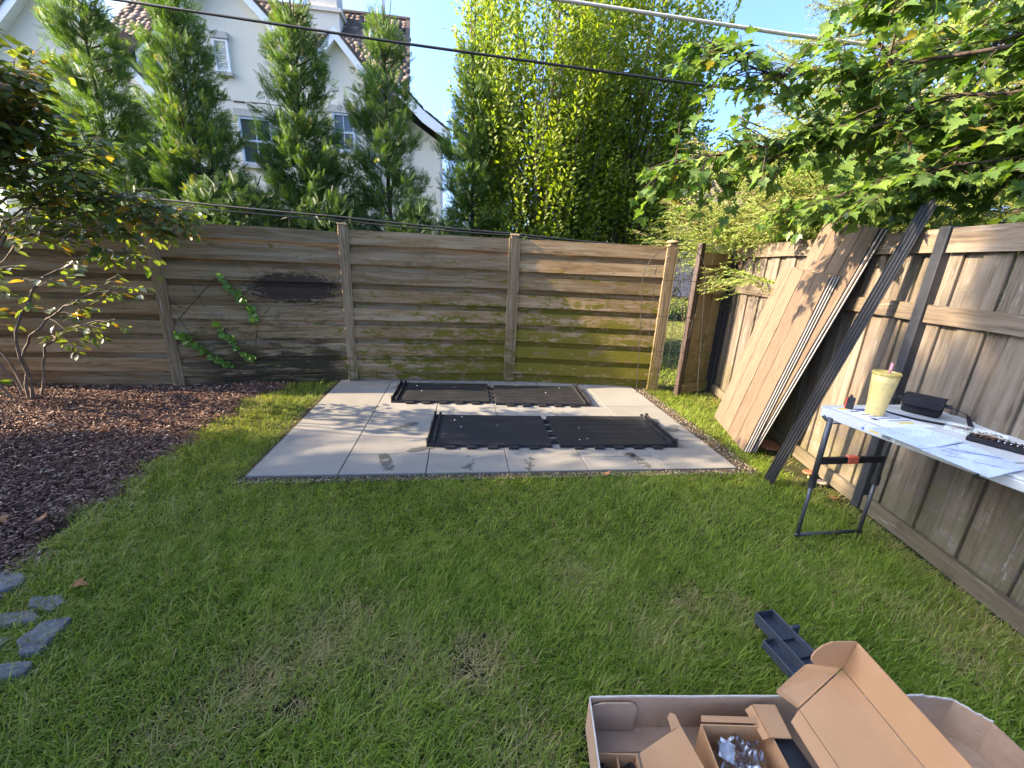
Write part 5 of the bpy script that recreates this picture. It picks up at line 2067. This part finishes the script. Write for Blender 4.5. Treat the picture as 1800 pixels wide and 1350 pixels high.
screws(34, -.085, .085, -.03, .03, .007, .028, .0018, cc, "screws", M_COPPER)
bc = thing("bit_case", "black soft case of steel bits with a red end on the white table", "case", (2.20, 1.70, TZ + .001), R(-56))
m = MB()
m.box((0, 0, .011), (.21, .088, .022))
m.build("body", M_CLOTH, bc, bevel=.006, segs=2)
m = MB()
m.box((.098, -.004, .0115), (.05, .094, .026))
m.build("red_end", M_RED, bc, bevel=.005, segs=2)
for k in range(9):
    m = MB()
    x = -.085 + .0185 * k
    m.tube([(x, -.022, .026), (x + .01, .024, .028)], .0032, 8)
    m.build("bit", M_CHROME if k > 3 else M_COPPER, bc, smooth=True)
screws(16, -.09, .0, -.03, .03, .026, .024, .0016, bc, "loose_screws", M_COPPER)

# ------------------------------------------------------------------ cardboard boxes in the near right corner
t = NT("brown_cardboard")
v, oi = t.rand_shift(t.coord(), 23)
f = t.noise(v, 5, 5, .65)
f2 = t.noise(v, 260, 3, .7)
fl = t.noise(t.map(v, (2, 140, 2)), 2, 3, .6)
c = t.ramp(f, [(.3, (0.40, 0.205, 0.09)), (.7, (0.47, 0.255, 0.12))])
c = t.mix(t.math('MULTIPLY', f2, .25), c, (0.40, 0.235, 0.125))
c = t.mix(t.math('MULTIPLY', t.fr(fl, .5, .7), .03), c, (0.25, 0.14, 0.075))
t.princ(c, 0.8, 0.2, 0, t.bump(f2, 0.15, 0.002))
M_CARD = t.m
t = NT("scuffed_cardboard")
v, oi = t.rand_shift(t.coord(), 23)
f = t.noise(v, 9, 7, .7)
f2 = t.noise(v, 260, 3, .7)
st = t.noise(t.map(v, (6, 26, 26)), 2, 5, .7, .4)
c = t.ramp(f, [(.3, (0.36, 0.225, 0.135)), (.7, (0.48, 0.32, 0.205))])
c = t.mix(t.math('MULTIPLY', t.fr(st, .55, .7), .4), c, (0.27, 0.165, 0.10))
c = t.mix(t.math('MULTIPLY', f2, .2), c, (0.2, 0.12, 0.07))
t.princ(c, 0.85, 0.2, 0, t.bump(t.math('ADD', f2, st), 0.25, 0.003))
M_CARD2 = t.m
M_TORN = mat_plain("torn_white_paper", (0.55, 0.48, 0.40), 0.8, 0.2, 0.1, 60, 0.3)
CT = 0.0045


def wavy_rim(p0, p1, n, amp, seed):
    r = random.Random(seed)
    a, b = Vector(p0), Vector(p1)
    return [a.lerp(b, k / n) + Vector((0, 0, r.uniform(-amp, amp))) for k in range(n + 1)]


tray = thing("cardboard_tray", "big open cardboard tray with scuffed walls in the near right corner", "box", (0.95, .72, 0))
to_ = Vector((.95, .72, 0))
FZ = .004
Hh = .135
LB, RB = (.305, .985), (1.455, 1.035)
outline = [(.305, .985), (1.44, 1.042), (1.54, 1.032), (1.60, .965), (1.64, .40), (.29, .40)]
m = MB()
m.prism([Vector((x, y, FZ)) - to_ for x, y in outline], (0, 0, CT))
m.build("floor", M_CARD2, tray)


def wall(a, b, name="wall", h=Hh, seed=1, mat=None, torn=False, lean=0.0):
    A, B = Vector((*a, FZ + CT)) - to_, Vector((*b, FZ + CT)) - to_
    d = (B - A).normalized()
    nn = Vector((-d.y, d.x, 0))       # outwards when the outline is walked clockwise
    rim = [p + Vector((0, 0, h)) + nn * lean for p in wavy_rim(A, B, 10, .002, seed)]
    m = MB()
    pts = [A, B] + list(reversed(rim))
    m.prism(pts, nn * CT)
    w = m.build(name, mat or M_CARD2, tray)
    if torn:
        m = MB()
        for k in range(10):
            p, q = rim[k], rim[k + 1]
            e = Vector((0, 0, .0035 + .002 * random.random()))
            m.prism([p + nn * .0015, q + nn * .0015, q + nn * (CT + .001), p + nn * (CT + .001)], e)
        m.build("torn_rim", M_TORN, w)
    return w


random.seed(3)
bw = wall(outline[0], outline[1], seed=1, torn=True)
wall(outline[1], outline[2], seed=2, torn=True)
wall(outline[2], outline[3], seed=3, torn=True)
wall(outline[3], outline[4], seed=4)
wall(outline[5], outline[0], seed=5, torn=True)
# folded locking flap against the back wall
m = MB()
pts = [(.312, .978, .012), (.455, .984, .012)]
for k in range(7):
    a = math.pi / 2 * k / 6
    pts.append((.430 + .03 * math.cos(a - 0) + .0, .9835, .107 + .03 * math.sin(a)))
pts += [(.345, .979, .137), (.312, .978, .125)]
m.prism([Vector(p) - to_ for p in pts], (.0002, -.004, 0))
m.build("locking_flap", M_CARD2, tray)
m = MB()
m.prism([Vector(p) - to_ for p in ((.31, .94, FZ + CT + .001), (.75, .965, FZ + CT + .001), (.75, .935, FZ + CT + .001), (.31, .91, FZ + CT + .001))], (0, 0, .004))
m.build("floor_flap", M_CARD2, tray)


def open_box(name, label, corners, z0, h, mat, flaps=(), dividers=()):
    c = [Vector((x, y, z0)) for x, y in corners]     # walked anticlockwise
    o = sum(c, Vector()) / 4
    root = thing(name, label, "box", (o.x, o.y, z0))
    off = Vector((o.x, o.y, z0))
    m = MB()
    m.prism([p - off for p in c], (0, 0, .004))
    m.build("floor", mat, root)
    for i in range(4):
        a, b = c[i] - off, c[(i + 1) % 4] - off
        d = (b - a).normalized()
        nn = Vector((-d.y, d.x, 0)) * .004
        m = MB()
        e = d * (.0042 if i % 2 else 0)
        m.prism([a + e, b - e, b - e + Vector((0, 0, h)), a + e + Vector((0, 0, h))], nn)
        m.build("side", mat, root)
    for (a, b) in dividers:
        m = MB()
        a, b = Vector((*a, z0 + .004)) - off, Vector((*b, z0 + .004)) - off
        d = (b - a).normalized()
        m.prism([a, b, b + Vector((0, 0, h - .012)), a + Vector((0, 0, h - .012))], Vector((-d.y, d.x, 0)) * .004)
        m.build("divider", mat, root)
    for nm, pts in flaps:
        m = MB()
        m.sheet([Vector(p) - off for p in pts], .004)
        m.build(nm, mat, root)
    return root


z1 = FZ + CT + .003
hb = open_box("hardware_box", "small divided cardboard box of black fittings at the tray's left end", [(.300, .62), (.430, .62), (.428, .862), (.302, .860)], z1, .085, M_CARD,
              flaps=[("lid_flap", [(.437, .862, z1 + .085), (.575, .92, .135), (.62, .70, .15), (.437, .64, z1 + .085)]),
                     ("tuck_tab", [(.575, .92, .135), (.568, .946, .143), (.552, .952, .143), (.541, .94, .139), (.544, .9076, .1305)])],
              dividers=[((.370, .622), (.370, .858))])
random.seed(4)
for (x0, x1, n) in ((.31, .362, 9), (.382, .422, 14)):
    for _ in range(n):
        x, y = random.uniform(x0, x1), random.uniform(.785, .852)
        f_ = thing("black_fitting", ("small black fitting lying loose in the left compartment of the divided cardboard box" if x1 < .37 else "small black fitting in the crowded right compartment of the divided cardboard box"), "fitting", (x, y, z1 + .012 + random.uniform(0, .045)), random.uniform(0, 6.3), "black fittings in the divided box")
        f_.rotation_euler = (random.uniform(-1, 1), random.uniform(-1, 1), random.uniform(0, 6.3))
        m = MB()
        m.tube([(0, -.014, 0), (0, .014, 0)], .0042, 7)
        m.build("shank", M_BLACK, f_)
        m = MB()
        m.lathe([(.0042, -.002), (.0085, -.002), (.0085, .002), (.0042, .002)], 10, (0, 0, 0), Matrix.Translation((0, .012, 0)) @ Matrix.Rotation(R(90), 4, 'X'))
        m.build("head", M_BLACK, f_)

pb = open_box("parts_box", "open cardboard box holding a clear plastic bag of parts", [(.642, .66), (.855, .66), (.857, .935), (.645, .932)], z1, .118, M_CARD,
              flaps=[("back_flap", [(.650, .938, z1 + .118), (.853, .941, z1 + .118), (.850, .956, z1 + .124), (.655, .953, z1 + .124)])])
# crumpled clear bag
t = NT("clear_bag_film")
gl = t.n("ShaderNodeBsdfGlossy")
gl.inputs["Roughness"].default_value = 0.18
gl.inputs["Color"].default_value = (0.9, 0.95, 1, 1)
tp = t.n("ShaderNodeBsdfTransparent")
tp.inputs[0].default_value = (0.93, 0.95, 0.97, 1)
fr_ = t.n("ShaderNodeFresnel")
fr_.inputs[0].default_value = 1.6
mx = t.n("ShaderNodeMixShader")
t.l(t.math('ADD', t.math('MULTIPLY', fr_.outputs[0], .9), .10), mx.inputs[0])
t.l(tp.outputs[0], mx.inputs[1]); t.l(gl.outputs[0], mx.inputs[2]); t.l(mx.outputs[0], t.out.inputs[0])
M_FILM = t.m
bag = thing("plastic_bag", "crumpled clear plastic bag of black parts lying in the open cardboard box", "bag", (.748, .835, z1 + .045))
random.seed(6)
nx, ny = 20, 26
V, F = [], []
for i in range(nx + 1):
    for j in range(ny + 1):
        a, b = i / nx, j / ny
        x, y = (a - .5) * .185, (b - .5) * .185
        rg = abs(math.sin(a * 9 + b * 5 + 2 * math.sin(b * 7))) + .7 * abs(math.sin(b * 13 - a * 8 + 1.5 * math.sin(a * 11)))
        edge = min(a, 1 - a, b, 1 - b)
        z = (.018 + .030 * rg) * min(1, edge * 6) + random.uniform(-.002, .002) + .05 * max(0, 1 - math.hypot(a - .5, b - .93) * 5)
        V.append((x, y, z))
for i in range(nx):
    for j in range(ny):
        k = i * (ny + 1) + j
        F.append((k, k + ny + 1, k + ny + 2, k + 1))
m = MB()
m.add(V, F)
m.build("film", M_FILM, bag)
for k in range(7):
    m = MB()
    x, y = random.uniform(-.05, .05), random.uniform(-.07, .06)
    m.box((0, 0, 0), (.05, .022, .016))
    o = m.build("black_part", M_BLACK, bag, bevel=.003)
    o.location = (x, y, .008 + random.uniform(0, .014))
    o.rotation_euler = (random.uniform(-.3, .3), random.uniform(-.3, .3), random.uniform(0, 3))
for (x, y, rz) in ((.03, -.015, .3), (-.035, .05, -.5), (.0, -.07, .15)):
    m = MB()
    m.box((0, 0, 0), (.042, .055, .0006))
    o = m.build("paper_label", M_LABEL, bag)
    o.location = (x, y, .034)
    o.rotation_euler = (.15, .1, rz)
# long black part wrapped in film with a cardboard strip
bp = thing("wrapped_black_part", "black plastic part in clear film under a folded cardboard strip, right of the parts box", "part", (.83, .76, z1))
o3 = Vector((.83, .76, z1))
m = MB()
m.prism([Vector(p) - o3 for p in ((.862, .93, z1), (.925, .93, z1), (.965, .66, z1), (.875, .66, z1))], (0, 0, .105))
m.build("body", M_BLACK, bp, bevel=.006)
m = MB()
m.sheet([Vector(p) - o3 for p in ((.842, .897, z1 + .125), (.908, .897, z1 + .125), (.913, .992, z1 + .130), (.838, .990, z1 + .130))], .006)
cs_ = m.build("cardboard_strip", M_CARD, bp)
m = MB()
m.sheet([Vector(p) - o3 for p in ((.836, .990, z1 + .128), (.815, .985, z1 + .112), (.826, .90, z1 + .108), (.840, .897, z1 + .123))], .004)
m.build("folded_edge", M_CARD, cs_)

# big lid lying across the tray
lid = thing("cardboard_cover", "large clean cardboard lid with folded flaps lying askew over the tray", "box", (1.05, .80, .2))
lo = Vector((1.05, .80, .2))


def LP(*p): return Vector(p) - lo


A_, B_ = Vector((1.142, 1.040, .25)), Vector((.955, .950, .185))
axl = Vector((.012, -1.0, .0)).normalized()
LL = .62
C_, D_2 = A_ + axl * LL + Vector((.01, 0, 0)), B_ + axl * LL + Vector((.03, 0, 0))
m = MB()
m.sheet([A_ - lo, B_ - lo, D_2 - lo, C_ - lo], CT)
m.build("base", M_CARD, lid)
nW = Vector((.034, .014, .10))
m = MB()
m.sheet([A_ - lo + Vector((.003, 0, .003)), C_ - lo + Vector((.003, 0, .003)), C_ - lo + nW, A_ - lo + nW], CT)
m.build("right_wall", M_CARD, lid)
# rounded ear folded back from the right wall
e0, e1 = A_ + Vector((.003, .004, .004)), A_ + nW + Vector((0, .004, 0))
pts = [e0]
for (q, w) in ((.62, .10), (.84, .16), (.96, .30), (1.0, .48), (.97, .68), (.86, .88), (.66, 1.0), (.40, 1.03), (.18, 1.02)):
    pts.append(e0 + Vector((-.135, -.012, .005)) * q + (e1 - e0) * w)
pts.append(e1)
m = MB()
m.sheet([p - lo for p in pts], CT)
m.build("corner_ear", M_CARD, lid)
# end flap folded out over the grass side
f0, f1 = A_ + Vector((-.002, .003, .002)), B_ + Vector((-.002, .003, .002))
g0, g1 = Vector((1.072, 1.085, .232)), Vector((.935, 1.010, .170))
g0 = A_ + Vector((-.075, .052, -.045)); g1 = B_ + Vector((-.052, .045, .012))
pts = [f0]
for k in range(5):
    a = math.pi / 2 * k / 4
    pts.append(g0 + (f0 - g0) * .12 * (1 - math.sin(a)) + (g1 - g0) * .10 * (1 - math.cos(a)))
for k in range(5):
    a = math.pi / 2 * k / 4
    pts.append(g1 + (g0 - g1) * .08 * (1 - math.sin(a)) + (f1 - g1) * .10 * (1 - math.cos(a)))
pts.append(f1)
m = MB()
m.sheet([p - lo for p in pts], CT)
m.build("end_flap", M_CARD, lid)
m = MB()
w0 = Vector((-.036, -.004, -.022))
m.sheet([B_ - lo + Vector((-.001, 0, -.002)), D_2 - lo + Vector((-.001, 0, -.002)), D_2 - lo + w0 * 1.3, B_ - lo + w0 + Vector((0, -.02, 0))], CT)
m.build("left_wall", M_CARD, lid)

# black moulded bracket behind the lid
M_BRK = mat_plain("blue_black_plastic", (0.035, 0.042, 0.055), 0.5, 0.45, 0.15, 40, 0.1)
br2 = thing("black_bracket", "black moulded plastic bracket lying on the grass behind the cardboard lid", "part", (1.175, 1.285, .05), R(-78))
m = MB()
m.box((.0, 0, .0), (.30, .09, .012))
for s in (-1, 1): m.box((0, s * .043, .024), (.30, .004, .04))
m.box((-.148, 0, .024), (.004, .082, .04))
m.build("channel", M_BRK, br2, bevel=.0015)
m = MB()
m.box((.06, -.073, -.006), (.20, .056, .014))
m.box((.06, -.099, .010), (.20, .004, .028))
m.box((-.038, -.073, .010), (.004, .048, .028))
m.build("side_tray", M_BRK, br2, bevel=.0015)
m = MB()
m.box((.0, .066, .0), (.13, .042, .018))
m.box((-.058, .066, .026), (.014, .042, .04))
m.build("lug", M_BRK, br2, bevel=.0015)
for x in (-.03, .05):
    m = MB()
    m.box((x, 0, .012), (.004, .08, .018))
    m.build("rib", M_BRK, br2)

# ------------------------------------------------------------------ border stones, mushrooms, dead leaves, stray bits
t = NT("blue_grey_stone")
v, oi = t.rand_shift(t.coord(), 9)
f = t.noise(v, 14, 7, .7)
f2 = t.noise(v, 90, 4, .7)
c = t.ramp(f, [(.3, (0.078, 0.078, 0.078)), (.7, (0.175, 0.17, 0.165))])
c = t.mix(t.math('MULTIPLY', t.fr(f2, .5, .7), .4), c, (0.27, 0.275, 0.28))
mo_ = t.fr(t.noise(v, 7, 6, .7), .55, .68)
c = t.mix(t.math('MULTIPLY', mo_, .6), c, (0.07, 0.085, 0.03))
t.princ(c, 0.9, 0.2, 0, t.bump(t.math('ADD', f, f2), .7, .006))
M_STN = t.m


def stone(label, pts, h, seed):
    r = random.Random(seed)
    c = Vector((sum(p[0] for p in pts) / len(pts), sum(p[1] for p in pts) / len(pts), 0))
    bm = bmesh.new()
    n = len(pts)
    lo_ = [bm.verts.new(Vector((*p, 0)) - c + Vector((0, 0, -.04))) for p in pts]
    hi_ = [bm.verts.new((Vector((*p, 0)) - c) * .96 + Vector((0, 0, h + r.uniform(-.004, .004)))) for p in pts]
    bm.faces.new(hi_)
    bm.faces.new(list(reversed(lo_)))
    for i in range(n):
        bm.faces.new((lo_[i], lo_[(i + 1) % n], hi_[(i + 1) % n], hi_[i]))
    bmesh.ops.recalc_face_normals(bm, faces=bm.faces)
    bmesh.ops.bevel(bm, geom=[e for e in bm.edges], offset=.010, segments=2, affect='EDGES', profile=.6)
    bmesh.ops.triangulate(bm, faces=bm.faces)
    for _ in range(3):
        bmesh.ops.subdivide_edges(bm, edges=[e for e in bm.edges if e.calc_length() > .016], cuts=1, use_grid_fill=True)
        bmesh.ops.triangulate(bm, faces=bm.faces)
    from mathutils import noise as mn
    for v in bm.verts:
        q = v.co * 1.0 + Vector((seed * 3.1, 0, 0))
        v.co += v.normal * (.0055 * mn.noise(q * 16) + .004 * mn.noise(q * 45) + .0018 * mn.noise(q * 120))
    me = bpy.data.meshes.new("border_stone")
    bm.to_mesh(me); bm.free()
    me.materials.append(M_STN)
    o = bpy.data.objects.new("border_stone", me)
    COL.objects.link(o)
    o.location = (c.x, c.y, -.022)
    tag(o, label, "stone", "blue-grey stones bordering the mulch bed")


stone("blue-grey border stone partly cut by the left edge, farthest from the camera", [(-2.36, 1.44), (-2.20, 1.43), (-2.17, 1.49), (-2.24, 1.55), (-2.40, 1.55)], .03, 1)
stone("thin blue-grey border stone sliver below the farthest stone at the left edge", [(-2.34, 1.34), (-2.16, 1.385), (-2.19, 1.425), (-2.36, 1.40)], .03, 2)
stone("small rounded blue-grey border stone nearest the brown leaf on the grass", [(-2.03, 1.365), (-1.90, 1.345), (-1.885, 1.40), (-1.95, 1.435), (-2.05, 1.41)], .025, 3)
stone("long blue-grey border stone slab running out at the left edge", [(-2.26, 1.14), (-2.02, 1.255), (-1.90, 1.305), (-1.97, 1.365), (-2.15, 1.29), (-2.36, 1.22)], .03, 4)
stone("broad blue-grey border stone reaching farthest onto the lawn", [(-1.80, 1.145), (-1.735, 1.16), (-1.76, 1.25), (-1.775, 1.325), (-1.87, 1.29), (-1.87, 1.20)], .03, 5)
stone("blue-grey border stone cut by the left edge, between the long and the lowest stone", [(-2.06, 1.10), (-1.90, 1.16), (-1.92, 1.235), (-2.12, 1.16)], .025, 6)
stone("blue-grey border stone lowest in the photo at the left edge", [(-1.90, .99), (-1.70, 1.085), (-1.71, 1.125), (-1.82, 1.12), (-1.95, 1.07)], .03, 7)

M_SHROOM = mat_plain("red_brown_mushroom", (0.20, 0.075, 0.035), 0.6, 0.3, 0.3, 30, 0.2)
M_SHROOMW = mat_plain("pale_mushroom_rim", (0.5, 0.36, 0.24), 0.7, 0.3, 0.2, 30, 0.2)


def mushroom(label, x, y, r, z, pale=False):
    o = thing("mushroom", label, "mushroom", (x, y, -.03), random.uniform(0, 6), "mushrooms at the foot of the side fence")
    o.rotation_euler = (random.uniform(-.15, .15), random.uniform(-.15, .15), 0)
    m = MB()
    m.lathe([(r * .16, 0), (r * .13, z)], 8)
    m.build("stem", M_SHROOMW, o)
    m = MB()
    m.lathe([(r * .15, z - .002), (r * .98, z + .004), (r, z + .010), (r * .82, z + .020), (r * .4, z + .018), (r * .1, z + .014)], 18)
    m.build("cap", M_SHROOMW if pale else M_SHROOM, o, smooth=True)


random.seed(8)
mushroom("wide flat red-brown mushroom between the leaning panels and the black bars", 2.36, 3.42, .085, .03)
mushroom("small red-brown mushroom just right of the black bars", 2.37, 2.90, .045, .035)
mushroom("pale mushroom in the bare soil beside the table's rear leg", 2.36, 2.76, .04, .03, True)
M_DEAD = mat_leaf("dead_brown_leaf", (0.20, 0.085, 0.035), (0.36, 0.17, 0.07), None, .25, .7, .2)
LOBE = OVATE


def dead_leaf(label, x, y, s, rz, z=0.0):
    V, F = scatter(MAPLE[0] * (1, 1, 1.7), MAPLE[1], [(0, 0, 0)], [(math.cos(rz), math.sin(rz), .1)], [(random.uniform(-.4, .4), random.uniform(-.4, .4), 1)], np.array([s]))
    o = tri_mesh("dead_leaf", V, F, M_DEAD, None, {"tint": np.full(len(V), random.random() * .8)})
    o.location = (x, y, z)
    return tag(o, label, "leaf", "dead leaves on lawn and mulch")


dead_leaf("dry brown leaf on the grass near the small rounded border stone", -1.93, 1.475, .055, R(20), .012)
dead_leaf("rust brown leaf at the mulch edge, nearest the left picture edge", -2.80, 1.90, .075, R(-10), .01)
dead_leaf("rust brown leaf at the mulch edge, closer to the lawn", -2.57, 1.925, .06, R(160), .01)
dead_leaf("reddish leaf lying out on the mulch in a sunny strip", -3.35, 3.05, .06, R(60), .012)
dead_leaf("curled dark leaf by the front edge of the patio", .74, 2.72, .06, R(100), .012)
dead_leaf("small brown leaf under the folding table near the fence", 2.30, 2.55, .07, R(30), .0)
